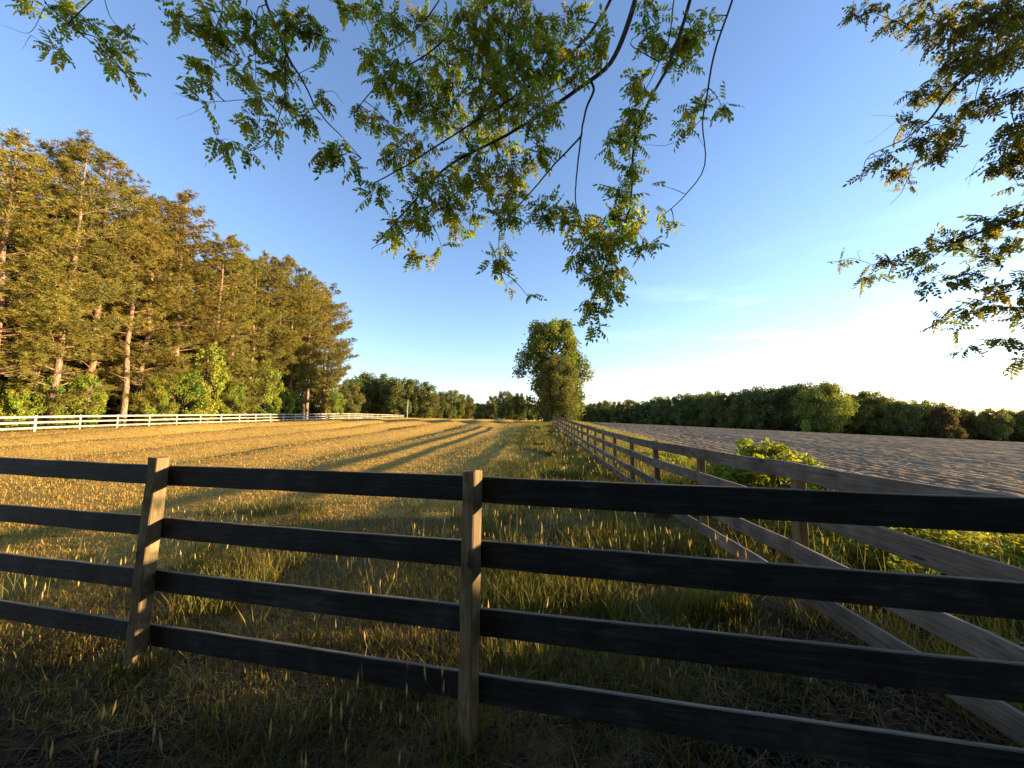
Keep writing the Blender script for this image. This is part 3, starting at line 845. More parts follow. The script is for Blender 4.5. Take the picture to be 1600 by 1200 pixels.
for k in range(34):
    px = 900 + k * 23
    d = float(np.interp(px, [900, 1000, 1150, 1290, 1450, 1650], [182, 160, 132, 118, 114, 112])) + random.uniform(0, 6)
    yt = float(np.interp(px, tl[:, 0], tl[:, 1])) + random.uniform(3, 10)
    tree_px(bl[random.randrange(4)], px, yt, d, 'tree in the second row, mostly hidden behind the far tree line', 'second row of the far tree line', wf_=1.15)

# ------------------------------------------------------------------ utility pole, house and car far off
up = empty('utility_pole', at(636, 657, 100)); up.location.z = float(ground(up.location.x, 100, False))
tag(up, 'pale thin utility pole in front of dark trees at the end of the white fence', 'utility pole')
mb = MB(); mb.tube([(0, 0, -.3), (0, 0, 3), (0.12, 0, 5.4)], [.13, .11, .09], 8)
mb.build('pole', plain_mat('pole_wood', (.42, .39, .33), .9), up, smooth=True)
hs = empty('small_house', (at(763, 657, 170)[0], 170, 0)); hs.location.z = float(ground(hs.location.x, 170, False))
tag(hs, 'small low house with a grey-green roof below dark trees past the pasture', 'house')
mb = MB(); mb.box((-4, -2.5, -.3), (4, 2.5, 2.1)); mb.build('wall', plain_mat('dull_siding', (.12, .14, .16), .8), hs)
mb = MB(); mb.add([(-4.4, -2.9, 2.05), (4.4, -2.9, 2.05), (4.4, 0, 3.6), (-4.4, 0, 3.6), (4.4, 2.9, 2.05), (-4.4, 2.9, 2.05)], f3=[(1, 4, 2), (0, 3, 5)], f4=[(0, 1, 2, 3), (3, 2, 4, 5), (0, 5, 4, 1)])
rf = mb.build('roof', plain_mat('greenish_shingles', (.10, .14, .12), .9), hs)
mb = MB(); mb.box((1.6, -.3, 3.2), (2.2, .3, 4.2)); mb.build('chimney', plain_mat('chimney_brick', (.2, .11, .08), .9), rf)
for wx in (-2.6, 2.4):
    mb = MB(); mb.box((wx - .55, -2.56, .9), (wx + .55, -2.51, 1.9)); w_ = mb.build('window', M['whitepaint'], hs)
    mb = MB(); mb.box((wx - .45, -2.585, 1.0), (wx + .45, -2.565, 1.8)); mb.build('pane', plain_mat('window_glass', (.03, .04, .05), .08, .6), w_)
mb = MB(); mb.box((-.5, -2.56, 0), (.5, -2.51, 2.0)); mb.build('door', plain_mat('door_paint', (.25, .06, .05), .5), hs)

cr = empty('parked_car', (at(785, 657, 160)[0], 160, 0)); cr.location.z = float(ground(cr.location.x, 160, False)) + .1
tag(cr, 'tiny white car parked in front of dark trees beside the small house', 'car')
prof = [(-2.2, .35), (2.2, .35), (2.25, .75), (2.1, .95), (1.2, 1.05), (.55, 1.55), (-1.2, 1.58), (-1.9, 1.1), (-2.2, 1.0)]
def prism(prof, y0, y1, mb):
    n = len(prof); V = [(x, y0, z) for x, z in prof] + [(x, y1, z) for x, z in prof]
    cx = np.mean([p[0] for p in prof]); cz = np.mean([p[1] for p in prof])
    V += [(cx, y0, cz), (cx, y1, cz)]
    mb.add(V, f3=[((i + 1) % n, i, 2 * n)[::-1] for i in range(n)] + [(n + i, n + (i + 1) % n, 2 * n + 1) for i in range(n)][::1], f4=[(i, i + n, (i + 1) % n + n, (i + 1) % n) for i in range(n)])
mb = MB(); prism(prof, -.85, .85, mb); mb.build('body', plain_mat('white_car_paint', (.78, .78, .78), .25, .6, noise=.02), cr)
gm = plain_mat('car_glass', (.02, .025, .03), .05, .7)
for q in ([(.5, 1.08), (1.05, 1.08), (.5, 1.46), (.15, 1.46)], [(-1.6, 1.12), (.0, 1.08), (-.05, 1.46), (-1.15, 1.48)]):
    mb = MB(); prism(q, -.87, -.852, mb); mb.build('window', gm, cr)
for wx in (-1.4, 1.4):
    for wy_ in (-.8, .8):
        mb = MB(); mb.tube([(wx, wy_ - .1, .33), (wx, wy_ + .1, .33)], [.33, .33], 14); wh = mb.build('wheel', plain_mat('tyre_rubber', (.02, .02, .02), .8), cr)
        mb = MB(); mb.tube([(wx, wy_ - .115, .33), (wx, wy_ - .1, .33)], [.18, .2], 10); mb.build('rim', plain_mat('rim_metal', (.5, .5, .5), .3, metal=.8), wh)


# ------------------------------------------------------------------ overhanging branches
rgc = np.random.default_rng(99)


def smooth_poly(P, n):
    P = np.asarray(P, float); t = np.linspace(0, 1, len(P)); tt = np.linspace(0, 1, n)
    Q = np.stack([np.interp(tt, t, P[:, k]) for k in range(P.shape[1])], -1)
    for _ in range(2):
        Q[1:-1] = (Q[:-2] + 2 * Q[1:-1] + Q[2:]) / 4
    return Q


def leaflet_geo():
    """compound leaf along +X, leaflets in pairs, drooping -Z slightly; returns verts, tri faces"""
    out_v, out_f4 = [], []
    Lr = .26
    def lf(o, d, ln, w):
        d = np.array(d, float); d /= np.linalg.norm(d); s = np.cross(d, (0, 0, 1)); s /= np.linalg.norm(s); u = np.cross(s, d)
        o = np.array(o, float)
        b = len(out_v)
        pts = [o, o + d * ln * .35 + s * w * .5 + u * w * .12, o + d * ln * .72 + s * w * .36 - u * w * .05, o + d * ln - u * w * .35,
               o + d * ln * .72 - s * w * .36 - u * w * .05, o + d * ln * .35 - s * w * .5 + u * w * .12]
        out_v.extend(pts); out_f4.extend([(b, b + 1, b + 2, b + 3), (b, b + 3, b + 4, b + 5)])
    for k in range(4):
        x = .06 + k * .054; z = -.35 * x * x
        for sgn in (-1, 1):
            lf((x, 0, z), (.55, sgn * .85, -.45), .095 - .005 * abs(k - 2), .046)
    lf((Lr + .02, 0, -.03), (1, .05, -.35), .10, .048)
    b = len(out_v)                                       # rachis
    for x in (0, .14, .29): out_v.extend([(x, -.0018, -.35 * x * x - .001), (x, .0018, -.35 * x * x - .001)])
    out_f4.extend([(b, b + 1, b + 3, b + 2), (b + 2, b + 3, b + 5, b + 4)])
    return np.array(out_v), np.array(out_f4)


LV, LF4 = leaflet_geo()


def compound_leaves(mb, P, D, cols, scale):
    """P base points, D rachis directions"""
    n = len(P); m = len(LV)
    D = D / np.linalg.norm(D, axis=1)[:, None]
    ref = np.tile(np.array((.25, -.1, .8)), (n, 1)) + rgc.normal(0, .8, (n, 3))
    S = np.cross(ref, D); S /= np.linalg.norm(S, axis=1)[:, None] + 1e-9
    U = np.cross(D, S)
    bend = rgc.uniform(.6, 1.8, n)[:, None]
    V = P[:, None, :] + scale[:, None, None] * (LV[None, :, 0:1] * D[:, None, :] + LV[None, :, 1:2] * S[:, None, :] + (LV[None, :, 2] * bend)[:, :, None] * U[:, None, :])
    V = V + rgc.normal(0, .004, V.shape)
    F = (LF4[None] + (np.arange(n) * m)[:, None, None]).reshape(-1, 4)
    cc = np.repeat(cols, m, 0) * rgc.uniform(.85, 1.15, (n * m, 1))
    mb.add(V.reshape(-1, 3), f4=F, col=cc)


def bough(root, lines, blobs, dens, depth, leafcol, label=None):
    """lines: [(radius0, radius1, [(px,py,depth offset)...])]; blobs: (px,py,rx,ry[,dd])"""
    bb, fb = MB(), MB()
    allpts = []
    for ln in lines:
        r0, r1, P = ln[:3]
        W = np.array([at(p[0], p[1], depth(p[0], p[1]) + (p[2] if len(p) > 2 else 0)) for p in P])
        if len(ln) == 3 and allpts and ln[0] >= .0055:      # a side branch springs from the nearest branch
            q_ = np.vstack(allpts); W = np.vstack([q_[np.argmin(np.linalg.norm(q_ - W[0], axis=1))], W])
        if len(ln) > 3: W = np.vstack([np.array(ln[3], float), W])      # limb from the trunk
        n = max(8, 4 * len(W)); Q = smooth_poly(W, n)
        Q += np.cumsum(rgc.normal(0, .006, Q.shape), 0) * np.linspace(0, 1, n)[:, None]
        bb.tube(Q, np.linspace(r0, r1, n), 6)
        allpts.append(Q)
    AP = np.vstack(allpts)
    for b in blobs:
        px, py, rx, ry = b[:4]; d = depth(px, py) + rgc.uniform(-.35, .35)
        c = at(px, py, d); k = d / 560
        nl = max(2, int(rx * ry * math.pi / 68 * dens))
        u = rand_unit(nl, rgc) * rgc.uniform(0, 1, (nl, 1)) ** .4
        P = c + u * np.array((rx * k, (rx + ry) * .5 * k * 1.1, ry * k))
        # twigs: nearest branch point -> blob centre -> a few tips
        q = AP[np.argmin(np.linalg.norm(AP - c, axis=1))]
        mid = (q + c) / 2 + np.array((0, 0, .12)) * np.linalg.norm(c - q) + rgc.normal(0, .02, 3)
        bb.tube(smooth_poly([q, mid, c], 7), np.linspace(.009, .004, 7), 4)
        nt_ = max(2, nl // 7)
        tips = P[rgc.choice(nl, nt_, replace=nl < nt_)]
        tw = []
        for t in tips:
            m2 = (c + t) / 2 + rgc.normal(0, .03, 3) + np.array((0, 0, .03))
            pl = smooth_poly([c, m2, t], 5); tw.append(pl); bb.tube(pl, np.linspace(.0045, .002, 5), 3, cap=False)
        TW = np.vstack(tw)
        # leaves start on the twigs
        near_i = np.argmin(np.linalg.norm(TW[None] - P[:, None], axis=2), axis=1)
        # draw the leaves in to the twigs, which leaves gaps between the sprays
        P = TW[near_i] + (P - TW[near_i]) * rgc.uniform(.25, .8, (nl, 1))
        base = TW[near_i] + (P - TW[near_i]) * .4
        D = (P - TW[near_i]) + rgc.normal(0, .07, (nl, 3)) + np.array((0, 0, -.07)); D += rand_unit(nl, rgc) * .03
        compound_leaves(fb, base, D, vary(leafcol, nl, rgc, .35, .18), rgc.uniform(.5, 1.15, nl) ** 1.0 * .84)
    o = bb.build('branch', M['twigbark'], root, smooth=True)
    if label: o['label'] = label
    fb.build('foliage', M['canopy'], o)
    return o


tA = empty('overhanging_tree', (1.8, -5.0, 0)); tA.location.z = 0
tag(tA, 'broad tree behind the viewer whose leafy branches hang across the top of the sky', 'tree')
tB = empty('overhanging_tree', (0, 0, 0))
tag(tB, 'tree off to the right whose leafy branches reach in over the ploughed field', 'tree')
tA.location = (0, 0, 0)
TA, TB = np.array((1.8, -5.0, 0)), np.array((12.5, 2.6, -.4))
mb = MB(); zz = np.linspace(-.4, 7.4, 10)
mb.tube(np.column_stack([TA[0] + .12 * np.sin(zz), TA[1] + .1 * np.cos(zz * .8), zz]), np.interp(zz, [-.4, .5, 7.4], [.48, .34, .2]), 12)
mb.build('trunk', M['bark'], tA, smooth=True)
mb = MB(); zz = np.linspace(-.8, 9, 10)
mb.tube(np.column_stack([TB[0] + .12 * np.sin(zz), TB[1] + .1 * np.cos(zz * .8), zz]), np.interp(zz, [-.4, .5, 9], [.42, .30, .1]), 12)
mb.build('trunk', M['bark'], tB, smooth=True)
LEAF = (.215, .24, .033)
lim = lambda x, y, z: [(TA[0], TA[1] + .1, 6.6), (TA[0] * .5 + x * .5, -1.5, max(z - .2, 8.6)), (x, y, z)]
dC = lambda px, py: 5.4 - (px - 850) * .0007 + (py - 200) * .0005
dL = lambda px, py: 4.9 + (py - 100) * .001
bough(tA, [(.055, .012, [(1005, -40), (975, 55), (952, 106), (903, 141), (855, 177), (788, 216), (700, 260), (640, 330), (585, 385)], lim(1.6, 2.5, 9.3)),
           (.035, .008, [(974, -30), (912, 71), (841, 130), (784, 168), (700, 221), (620, 275), (570, 300)], lim(1.2, 2.5, 9.3)),
           (.022, .006, [(930, 140), (916, 168), (908, 212), (901, 283), (899, 318), (915, 380)]),
           (.018, .005, [(908, 214), (868, 256), (828, 305), (780, 353), (785, 420)]),
           (.020, .006, [(702, -20), (629, 66), (552, 106)], lim(-.8, 2.5, 9.0)),
           (.024, .006, [(765, -20), (684, 80), (592, 136), (552, 190)], lim(-.3, 2.5, 9.1)),
           (.013, .005, [(783, 253), (684, 323), (621, 367), (581, 392)]),
           (.012, .004, [(800, 10), (790, 120), (800, 260)]), (.010, .004, [(750, 0), (740, 110), (700, 190)])],
      [(790, 50, 70, 55), (700, 100, 60, 45), (600, 110, 50, 45), (570, 180, 30, 18), (650, 150, 48, 38), (745, 45, 55, 50), (805, 115, 55, 55), (868, 95, 50, 45), (930, 70, 30, 35),
       (705, 175, 55, 45), (780, 195, 55, 45), (840, 165, 45, 38), (640, 240, 52, 30), (592, 300, 26, 20), (680, 290, 52, 38), (745, 275, 55, 45), (650, 345, 42, 30), (612, 370, 26, 17),
       (650, 398, 20, 20), (728, 335, 45, 32), (800, 285, 45, 38), (845, 238, 36, 28), (798, 335, 30, 28), (858, 330, 36, 28), (782, 405, 20, 36), (790, 445, 10, 12), (824, 462, 10, 8), (690, 385, 14, 12),
       (560, 12, 48, 18), (610, 35, 42, 26), (660, 40, 40, 32), (840, 40, 40, 30), (890, 30, 30, 25), (760, 130, 40, 35), (610, 195, 25, 15)],
      1.0, dC, LEAF, 'wide central branch spreading left with the densest leaves')
bough(tA, [(.036, .006, [(1092, -40), (1049, 102), (1009, 168), (992, 230), (992, 283), (987, 336), (960, 400), (930, 470), (920, 508)], lim(2.3, 2.4, 9.2)),
           (.016, .006, [(1053, -10), (1045, 66), (1005, 141)], ), (.010, .004, [(974, 66), (1053, 22)]), (.010, .003, [(987, 330), (940, 350), (890, 370)])],
      [(940, 370, 50, 42), (900, 350, 28, 24), (980, 340, 36, 36), (968, 298, 22, 26), (942, 428, 40, 40), (932, 478, 28, 18), (924, 505, 10, 14), (1003, 385, 22, 18), (990, 190, 32, 36), (968, 222, 26, 22),
       (1000, 130, 28, 28), (1060, 85, 32, 34), (1022, 60, 26, 32), (1080, 50, 26, 28), (985, 262, 18, 22), (1010, 20, 25, 18), (905, 400, 20, 20), (960, 455, 20, 20)],
      1.1, dC, LEAF, 'hanging branch whose tip droops lowest towards the far tree')
bough(tA, [(.022, .005, [(1152, -20), (1115, 80), (1104, 150), (1097, 190), (1106, 265), (1058, 318), (1027, 345)], lim(2.9, 2.4, 9.0)),
           (.006, .002, [(1098, 185), (1070, 215), (1040, 228), (1005, 228)]), (.005, .002, [(1085, 205), (1100, 225)]), (.005, .002, [(1070, 303), (1045, 292), (1030, 285)])],
      [(1093, 168, 26, 20), (1128, 166, 24, 9), (1066, 200, 14, 14), (1052, 350, 10, 12), (1034, 288, 10, 5), (1035, 330, 6, 6), (1085, 60, 16, 22), (1108, 30, 10, 12)],
      1.0, dC, LEAF, 'nearly bare angular branch at the right of the hanging leaves')
bough(tA, [(.030, .005, [(408, -40), (412, 0), (431, 44), (445, 88), (467, 125), (489, 176), (511, 205), (555, 257)], lim(-2.4, 2.3, 8.2)),
           (.010, .003, [(445, 90), (447, 150), (423, 220), (387, 238), (345, 225)]), (.009, .003, [(350, -10), (343, 66), (332, 121)], [(-3.0, 3.5, 8.1)]), (.008, .003, [(401, 10), (398, 110), (398, 190)]),
           (.006, .002, [(398, 155), (360, 157), (335, 160), (306, 158), (270, 148)]), (.005, .002, [(467, 115), (500, 97), (512, 80)]), (.005, .002, [(490, 150), (520, 140), (535, 160)]), (.0025, .0012, [(330, 160), (300, 178), (275, 186)])],
      [(290, 30, 32, 22), (340, 45, 36, 34), (400, 40, 50, 32), (450, 30, 28, 28), (382, 110, 18, 34), (310, 95, 18, 22), (325, 138, 14, 14), (440, 105, 26, 34), (450, 150, 24, 24), (400, 150, 18, 22),
       (386, 182, 18, 18), (345, 222, 22, 14), (355, 240, 18, 10), (390, 236, 14, 12), (430, 200, 16, 18), (482, 186, 24, 14), (500, 145, 12, 14), (530, 235, 20, 22), (508, 242, 18, 18), (553, 258, 10, 12),
       (490, 45, 30, 22), (320, 160, 9, 8), (510, 92, 5, 5), (415, 215, 12, 10)],
      1.05, dL, LEAF, 'thin branch with ragged clumps of leaves at the upper left')
bough(tA, [(.012, .003, [(55, -30), (70, 0), (95, 40), (98, 80)], lim(-5.4, 2.3, 7.8)), (.010, .003, [(70, 5), (150, 72), (180, 95), (205, 125)]), (.008, .003, [(160, -15), (172, 30), (205, 60)]), (.004, .0015, [(70, 10), (48, 55), (5, 35)]),
           (.003, .0012, [(48, 55), (35, 78)]), (.003, .0012, [(48, 55), (75, 70)])],
      [(48, 12, 24, 14), (112, 14, 28, 18), (100, 36, 10, 8), (94, 80, 16, 15), (178, 72, 26, 22), (192, 48, 12, 12), (172, 95, 14, 10), (197, 115, 11, 13), (135, 30, 10, 12)],
      1.1, dL, LEAF, 'twig ends dipping in at the top left corner')
dR = lambda px, py: 6.2 - (px - 1450) * .0012
tb_ = lambda z: [(TB[0], TB[1], z), (10.4, 4.2, z + .6)]
bough(tB, [(.05, .006, [(1640, 50), (1600, 65), (1530, 100), (1485, 145), (1460, 185), (1425, 215), (1370, 240)], tb_(7.2)), (.030, .006, [(1640, -5), (1600, 10), (1550, 25), (1475, 75)], tb_(7.8)),
           (.012, .004, [(1545, 95), (1530, 135), (1518, 185)]), (.008, .003, [(1455, 190), (1430, 250), (1412, 300), (1395, 318)]), (.010, .004, [(1600, 60), (1560, 50), (1540, 30)]), (.003, .0012, [(1400, 190), (1370, 215), (1356, 222)]), (.003, .0012, [(1400, 182), (1362, 180)])],
      [(1350, 14, 36, 14), (1420, 22, 45, 22), (1480, 40, 45, 32), (1540, 45, 50, 42), (1590, 60, 35, 50), (1550, 92, 45, 30), (1492, 98, 32, 18), (1428, 150, 22, 20), (1470, 140, 28, 22), (1480, 200, 30, 30), (1460, 240, 26, 16),
       (1372, 248, 20, 14), (1402, 268, 28, 14), (1425, 288, 12, 8), (1520, 165, 26, 28), (1420, 190, 18, 16), (1440, 215, 18, 14), (1505, 15, 40, 18), (1575, 15, 35, 20), (1350, 270, 8, 6), (1650, 40, 50, 40), (1730, 30, 60, 50), (1690, 95, 45, 40), (1800, 60, 70, 60), (1780, 130, 60, 50)],
      1.35, dR, (.135, .125, .024), 'upper right branch sweeping down to the left')
bough(tB, [(.022, .005, [(1660, 190), (1620, 195), (1585, 200), (1560, 260)], tb_(5.6)), (.004, .0015, [(1560, 235), (1525, 250), (1512, 290)])],
      [(1582, 150, 18, 18), (1578, 205, 26, 36), (1572, 258, 28, 30), (1592, 290, 10, 10), (1552, 262, 14, 14), (1600, 230, 20, 40), (1650, 190, 40, 40), (1660, 250, 45, 40), (1720, 210, 50, 45)],
      1.15, dR, (.11, .11, .022), 'dark clump of leaves at the right edge')
bough(tB, [(.038, .005, [(1640, 318), (1600, 335), (1530, 365), (1465, 390), (1415, 402), (1360, 412)], tb_(4.6)), (.005, .002, [(1360, 412), (1330, 402), (1300, 410)]), (.015, .004, [(1640, 440), (1600, 450), (1530, 470), (1460, 510)], tb_(3.9)),
           (.012, .004, [(1640, 555), (1600, 545), (1545, 535), (1495, 540)], tb_(3.2)), (.004, .0015, [(1345, 408), (1340, 395), (1345, 388)]), (.007, .003, [(1540, 362), (1545, 400), (1530, 430)]), (.004, .002, [(1470, 400), (1530, 402)])],
      [(1560, 348, 36, 18), (1502, 366, 44, 14), (1442, 390, 32, 11), (1390, 408, 28, 9), (1362, 430, 24, 9), (1342, 440, 12, 6), (1440, 418, 14, 18), (1310, 410, 12, 7), (1562, 388, 34, 20), (1505, 432, 40, 12),
       (1572, 448, 36, 20), (1540, 480, 40, 16), (1470, 500, 14, 8), (1492, 512, 10, 12), (1592, 488, 18, 18), (1562, 532, 34, 8), (1592, 562, 14, 16), (1520, 538, 18, 6), (1500, 550, 6, 5), (1440, 445, 18, 8), (1460, 372, 14, 8), (1650, 330, 45, 30), (1730, 320, 55, 35), (1650, 430, 40, 30), (1720, 420, 55, 35), (1660, 540, 40, 25), (1740, 520, 55, 35), (1810, 400, 60, 60)],
      1.35, dR, (.13, .13, .024), 'lower right branch reaching flat over the field')
# the rest of the right-hand tree's crown, beside the picture: it shades the foreground
fb = MB(); rg2 = np.random.default_rng(5)
n = 12000
cc = np.column_stack([rg2.normal(12.2, 1.7, 40), rg2.uniform(-5, 5.2, 40), rg2.uniform(1.2, 8.5, 40)])
cc = cc[(cc[:, 1] < .1) | ((cc[:, 2] > 4.5) & (cc[:, 1] < 2.2))]
idx = rg2.integers(0, len(cc), n); u = rand_unit(n, rg2)
P = cc[idx] + u * (rg2.uniform(.3, 1, n) ** .5)[:, None] * 1.25
ok = P[:, 0] > 1.5 * P[:, 1] + 1.0
P, u = P[ok], u[ok]
leaves(fb, P, u, .16, vary(LEAF, len(P), rg2), rg2)
o = fb.build('foliage', M['canopy'], tB)

# unseen crown of the tree over the viewer, added densely to block sky light
fb = MB(); n = 15000
cc = np.column_stack([rg2.normal(0.6, 3.6, 90), rg2.uniform(-9, 3.5, 90), rg2.uniform(4.5, 11.5, 90)])
cc = cc[cc[:, 2] > 4.6 + 1.3 * np.maximum(cc[:, 1], -1)]
idx = rg2.integers(0, len(cc), n); u = rand_unit(n, rg2)
P = cc[idx] + u * (rg2.uniform(.2, 1, n) ** .5)[:, None] * 1.35
leaves(fb, P, u, .11, vary(LEAF, n, rg2), rg2)
o = fb.build('foliage', M['canopy'], tA)
for k in range(9):  # unseen tree row added behind the viewer to keep the foreground dark
    x = -26 + k * 5 + random.uniform(-1, 1)
    place(copy_tree(bl[k % 4]) if False else bl[k % 4], x, -13 + random.uniform(-2, 2), 'unseen broadleaf tree added behind the viewer to darken the foreground', 'tree', 'added trees behind the viewer', s=.9, sz=random.uniform(.8, 1.1))

# unseen shrubs added right of the viewer as blockers, to shade the near fence
shade_hedge = make_broadleaf('hedge_shrub', 3.2, 1.9, 71, col=(.05, .06, .014), leaf=.12, n=5200, shape='round', clumps=30, low=.02)
for k, (x, y, s) in enumerate([(10.5, -7.2, 1.1), (10.9, -4.9, 1.2), (10.6, -2.6, 1.1), (11, -.5, 1.15), (12.6, .2, 1.3), (12.8, -1.9, 1.3), (12.6, -4.2, 1.3)]):
    place(shade_hedge, x, y, 'unseen hedge shrub added right of the viewer to shade the near fence', 'shrub', 'added shade hedge beside the viewer', s=s)
for x, y in ((11.6, 1.7), (12.4, 2.4), (10.9, 2.75)):
    place(shade_hedge, x, y, 'unseen hedge shrub added right of the viewer to shade the near fence', 'shrub', 'added shade hedge beside the viewer', s=.8, sz=.74)

# ------------------------------------------------------------------ grass, weeds and litter
def blades(mb, P, h, w, lean, az, col_lo, col_hi, curl=.5):
    n = len(P)
    dx, dy = np.cos(az), np.sin(az)
    sx, sy = -dy, dx
    def pt(t, l, side):
        return np.column_stack([P[:, 0] + dx * l * h + sx * side, P[:, 1] + dy * l * h + sy * side, P[:, 2] + t * h])
    l1 = lean * .45; l2 = lean * (1 + curl * .3)
    c1 = np.sqrt(np.clip(1 - lean ** 2 * .6, .08, 1))
    # face each blade's width roughly across its lean
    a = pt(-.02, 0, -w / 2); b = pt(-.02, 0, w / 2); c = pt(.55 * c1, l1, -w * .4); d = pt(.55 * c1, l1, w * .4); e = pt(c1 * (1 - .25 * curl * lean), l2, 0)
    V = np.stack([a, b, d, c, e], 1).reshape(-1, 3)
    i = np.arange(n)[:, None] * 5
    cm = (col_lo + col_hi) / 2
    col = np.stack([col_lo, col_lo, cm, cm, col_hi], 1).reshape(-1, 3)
    mb.add(V, f3=i + np.array([3, 2, 4]), f4=i + np.array([0, 1, 2, 3]), col=col)


rg3 = np.random.default_rng(17)
STRAW, GREEN, PALE, RUST = np.array((.50, .335, .085)), np.array((.085, .105, .022)), np.array((.50, .40, .18)), np.array((.30, .15, .05))


def zone(n, y0, y1, pw, half=1.45, ulim=None):
    """ground points, denser near the viewer, inside the field of view and a bit beyond"""
    t = rg3.uniform(0, 1, n)
    y = (y0 ** (1 - pw) + t * (y1 ** (1 - pw) - y0 ** (1 - pw))) ** (1 / (1 - pw))
    x = rg3.uniform(-1, 1, n) * (half * y + 1.0)
    return x, y


mbS = MB()
# stubble over the whole pasture
x, y = zone(330000, 2.2, 100, 1.15)
u = xr(y) - x
k = (u > 0.15) & (x > xl(y) - 3)
x, y, u = x[k], y[k], u[k]
g = np.clip(green_weight(x, y) + (fbm(x * .5, y * .5, 61) - .5) * 1.1, 0, 1)
sw_ = soil_weight(x, y)
k = rg3.uniform(size=len(x)) > sw_ * .85
x, y, g = x[k], y[k], g[k]
n = len(x); z = ground(x, y)
mixg = (rg3.uniform(size=n) < g)[:, None]
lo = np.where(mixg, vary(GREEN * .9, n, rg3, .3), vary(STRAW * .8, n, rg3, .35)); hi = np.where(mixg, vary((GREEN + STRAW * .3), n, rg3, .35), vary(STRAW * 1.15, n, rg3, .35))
h = np.where(mixg[:, 0], rg3.uniform(.05, .15, n), rg3.uniform(.02, .075, n)) * (1 + .3 * vnoise(x * .4, y * .4, 3))
h = np.where(rg3.uniform(size=n) < .02, h * 2.4, h)
w = np.maximum(.0055, y * .0012) * rg3.uniform(.7, 1.5, n)
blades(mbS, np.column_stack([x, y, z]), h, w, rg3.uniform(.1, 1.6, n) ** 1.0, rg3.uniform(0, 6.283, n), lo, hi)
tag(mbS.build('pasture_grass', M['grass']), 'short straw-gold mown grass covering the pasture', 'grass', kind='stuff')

# taller green grass along the grey fence and around the near fence
mbT = MB()
def tall(n, xf, yf, hmin, hmax, wd, cl, ch, lean=(.05, .7)):
    z = ground(xf, yf)
    blades(mbT, np.column_stack([xf, yf, z]), rg3.uniform(hmin, hmax, n) ** 1.0, np.maximum(wd, yf * .0011) * rg3.uniform(.7, 1.4, n), rg3.uniform(*lean, n), rg3.uniform(0, 6.283, n), cl, ch)
n = 60000                                                    # strip inside the grey fence
y = 3.2 * (55 / 3.2) ** rg3.uniform(0, 1, n); x = xr(y) - np.abs(rg3.normal(.2, 1.5, n))
k = fbm(x * .9, y * .6, 71) > .42 + .12 * (y < 4.5); x, y = x[k], y[k]; n = len(x)
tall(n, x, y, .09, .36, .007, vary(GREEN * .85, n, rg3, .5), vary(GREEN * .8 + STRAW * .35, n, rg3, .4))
n = 70000                                                    # strip beyond the grey fence
y = 2.0 * (60 / 2.0) ** rg3.uniform(0, 1, n); x = xr(y) + .15 + rg3.uniform(0, 1, n) ** .8 * 4.6
k = (fbm(x * .8, y * .8, 72) > .36) & (rg3.uniform(size=n) < np.clip((y - 3) / 9, .18, 1)); x, y = x[k], y[k]; n = len(x)
tall(n, x, y, .15, .6, .007, vary(GREEN, n, rg3), vary(GREEN * 1.0 + STRAW * .4, n, rg3, .4))
n = 26000                                                    # clumps behind the near fence
x = rg3.uniform(-6, 3, n); y = 2.6 + rg3.uniform(0, 1, n) ** 1.3 * 4.4 - .2 * x
k = fbm(x * 1.1, y * 1.1, 73) > .60; x, y = x[k], y[k]; n = len(x)
tall(n, x, y, .10, .36, .008, vary(GREEN * .8, n, rg3, .5), vary(GREEN * .7 + STRAW * .45, n, rg3, .4))
for k_, p_ in list(posts.items()) + [(9, gpos(y_) - gn * .06) for y_ in gy[1:8]]:       # grass crowding round the feet of the posts
    n = 160; a_ = rg3.uniform(0, 6.283, n); r_ = rg3.uniform(.05, .22, n)
    tall(n, p_[0] + r_ * np.cos(a_), p_[1] + r_ * np.sin(a_), .08, .34, .006, vary(GREEN * .6, n, rg3, .5), vary(GREEN * .6 + STRAW * .35, n, rg3, .6), lean=(.05, .9))
n = 30000                                                    # viewer's side
x = rg3.uniform(-3.4, 3.2, n); y = rg3.uniform(.75, 2.9, n) - .1 * x
k = (fbm(x * 1.5, y * 1.5, 74) > .50); x, y = x[k], y[k]; n = len(x)
tall(n, x, y, .04, .24, .006, vary(GREEN * .35 + RUST * .06, n, rg3, .5), vary(GREEN * .35 + STRAW * .25, n, rg3, .7), lean=(.1, 1.1))
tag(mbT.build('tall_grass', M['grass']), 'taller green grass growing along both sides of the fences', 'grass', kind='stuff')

# pale seed heads standing above the grass
mbH = MB()
def seedheads(x, y, hh):
    n = len(x); z = ground(x, y)
    for i in range(n):
        az = rg3.uniform(0, 6.28); ln = rg3.uniform(.05, .45) * hh[i]
        d = np.array((math.cos(az), math.sin(az), 0))
        b = np.array((x[i], y[i], z[i] - .01)); m = b + d * ln * .3 + (0, 0, hh[i] * .6); t = b + d * ln + (0, 0, hh[i])
        c0 = vary(GREEN * .6 + PALE * .35, 1, rg3, .3, .06)[0]
        rr = max(.0014, y[i] * .00045)
        mbH.tube([b, m, t], [rr, rr, rr * .8], 3, col=c0, cap=False)
        e = t + d * .35 * ln * .3 + (0, 0, rg3.uniform(.05, .1))
        c1 = vary(PALE if rg3.uniform() < .9 else RUST * 1.2, 1, rg3, .3, .05)[0]
        wd = max(.006, y[i] * .0011)
        mbH.tube([t, t * .6 + e * .4, e], [rr, wd, rr * .5], 5, col=c1)
x = rg3.uniform(-5, 2.2, 900); y = 2.5 + rg3.uniform(0, 1, 900) ** 1.4 * 5 - .2 * x
k = fbm(x * .9, y * .9, 75) > .56; seedheads(x[k], y[k], rg3.uniform(.18, .5, k.sum()))
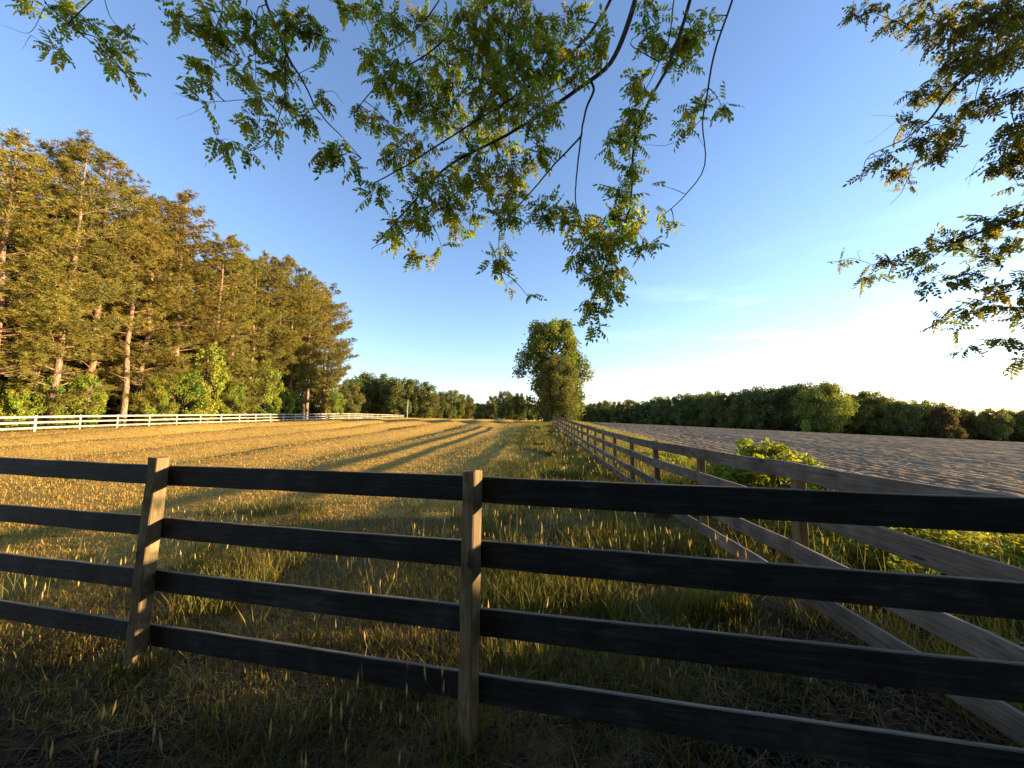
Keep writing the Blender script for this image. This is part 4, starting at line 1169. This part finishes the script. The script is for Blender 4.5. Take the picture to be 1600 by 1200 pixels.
x = rg3.uniform(-2.6, 2.4, 330); y = rg3.uniform(.95, 2.6, 330) - .12 * x
k = fbm(x * 1.3, y * 1.3, 78) > .52; seedheads(x[k], y[k], rg3.uniform(.14, .36, k.sum()))
y = 3.0 * (30 / 3) ** rg3.uniform(0, 1, 420); x = xr(y) + rg3.choice([-1, 1.0], 420) * rg3.uniform(.3, 2.6, 420)
seedheads(x, y, rg3.uniform(.3, .75, 420))
tag(mbH.build('seed_heads', M['grass']), 'pale dry grass stalks with seed heads above the grass by the fences', 'grass', kind='stuff')

# fallen leaves and dead grass on the bare soil
mbL = MB()
n = 26000
x = rg3.uniform(-3.6, 4.5, n); y = rg3.uniform(.7, 7.5, n) - .1 * x
k = rg3.uniform(size=n) < np.clip(soil_weight(x, y) * 1.2 + .12, 0, 1); x, y = x[k], y[k]; n = len(x)
P = np.column_stack([x, y, ground(x, y) + rg3.uniform(.004, .03, n)])
Nn = np.array((0, 0, 1.0)) + rg3.normal(0, .45, (n, 3)); Nn /= np.linalg.norm(Nn, axis=1)[:, None]
right = np.clip((x - xr(y) + .3) / .5, 0, 1)[:, None]
lc = vary((.05, .033, .02), n, rg3, .6) * (1 - right) + vary((.26, .10, .035), n, rg3, .45) * right
leaves(mbL, P, Nn, .022, lc, rg3, aspect=.4)
n2 = 42000
x = rg3.uniform(-4, 3.0, n2); y = rg3.uniform(.7, 6.5, n2) - .1 * x
P = np.column_stack([x, y, ground(x, y) + rg3.uniform(.003, .03, n2)])
blades(mbL, P, rg3.uniform(.05, .16, n2), rg3.uniform(.003, .007, n2), rg3.uniform(.8, 2.4, n2), rg3.uniform(0, 6.283, n2), vary((.07, .048, .022), n2, rg3, .8), vary((.15, .105, .045), n2, rg3, .9))
tag(mbL.build('leaf_litter', M['grass']), 'brown fallen leaves and dead grass on the bare soil by the fences', 'leaf litter', kind='stuff')

# leafy yellow-green weeds beyond the grey fence
mbW = MB()
n = 75000
y = 1.2 + rg3.uniform(0, 1, n) ** 1.3 * 13; x = xr(y) + .9 + rg3.uniform(0, 1, n) * (3.9 - .1 * y * (y < 9)); hgt = .62 * fbm(x * 1.2, y * 1.2, 81) * np.clip((x - xr(y) - .6) / 1.2, .25, 1)
k = fbm(x * .8, y * .8, 82) > .36; x, y, hgt = x[k], y[k], hgt[k]; n = len(x)
P = np.column_stack([x, y, ground(x, y) + hgt * rg3.uniform(.35, 1.25, n) + .02])
Nn = np.array((.3, -.1, 1.0)) + rg3.normal(0, .5, (n, 3)); Nn /= np.linalg.norm(Nn, axis=1)[:, None]
leaves(mbW, P, Nn, .038, vary((.24, .25, .03), n, rg3, .35), rg3, aspect=.6)
tag(mbW.build('weeds', M['grass']), 'low leafy yellow-green weeds between the grey fence and the ploughed field', 'weeds', kind='stuff')

# the shrub that leans over the grey fence
bush = make_broadleaf('leafy_shrub', 1.25, .8, 91, col=(.20, .25, .032), leaf=.045, n=7500, shape='oval', clumps=85, low=.03, trunk_h=.02)
for px, y, sc, sz, lab in ((1195, 6.4, 1.2, 1.08, 'bright yellow-green leafy shrub, tallest one showing above the grey fence'),
                           (1262, 6.0, .85, .72, 'low leafy shrub right of the tallest one behind the grey fence'),
                           (1130, 8.2, .95, .72, 'small shrub left of the tallest leafy shrub behind the grey fence')):
    b = at(px, 700, y); place(bush, b[0], y, lab, 'shrub', None, s=sc * .88, sz=sz * .93)
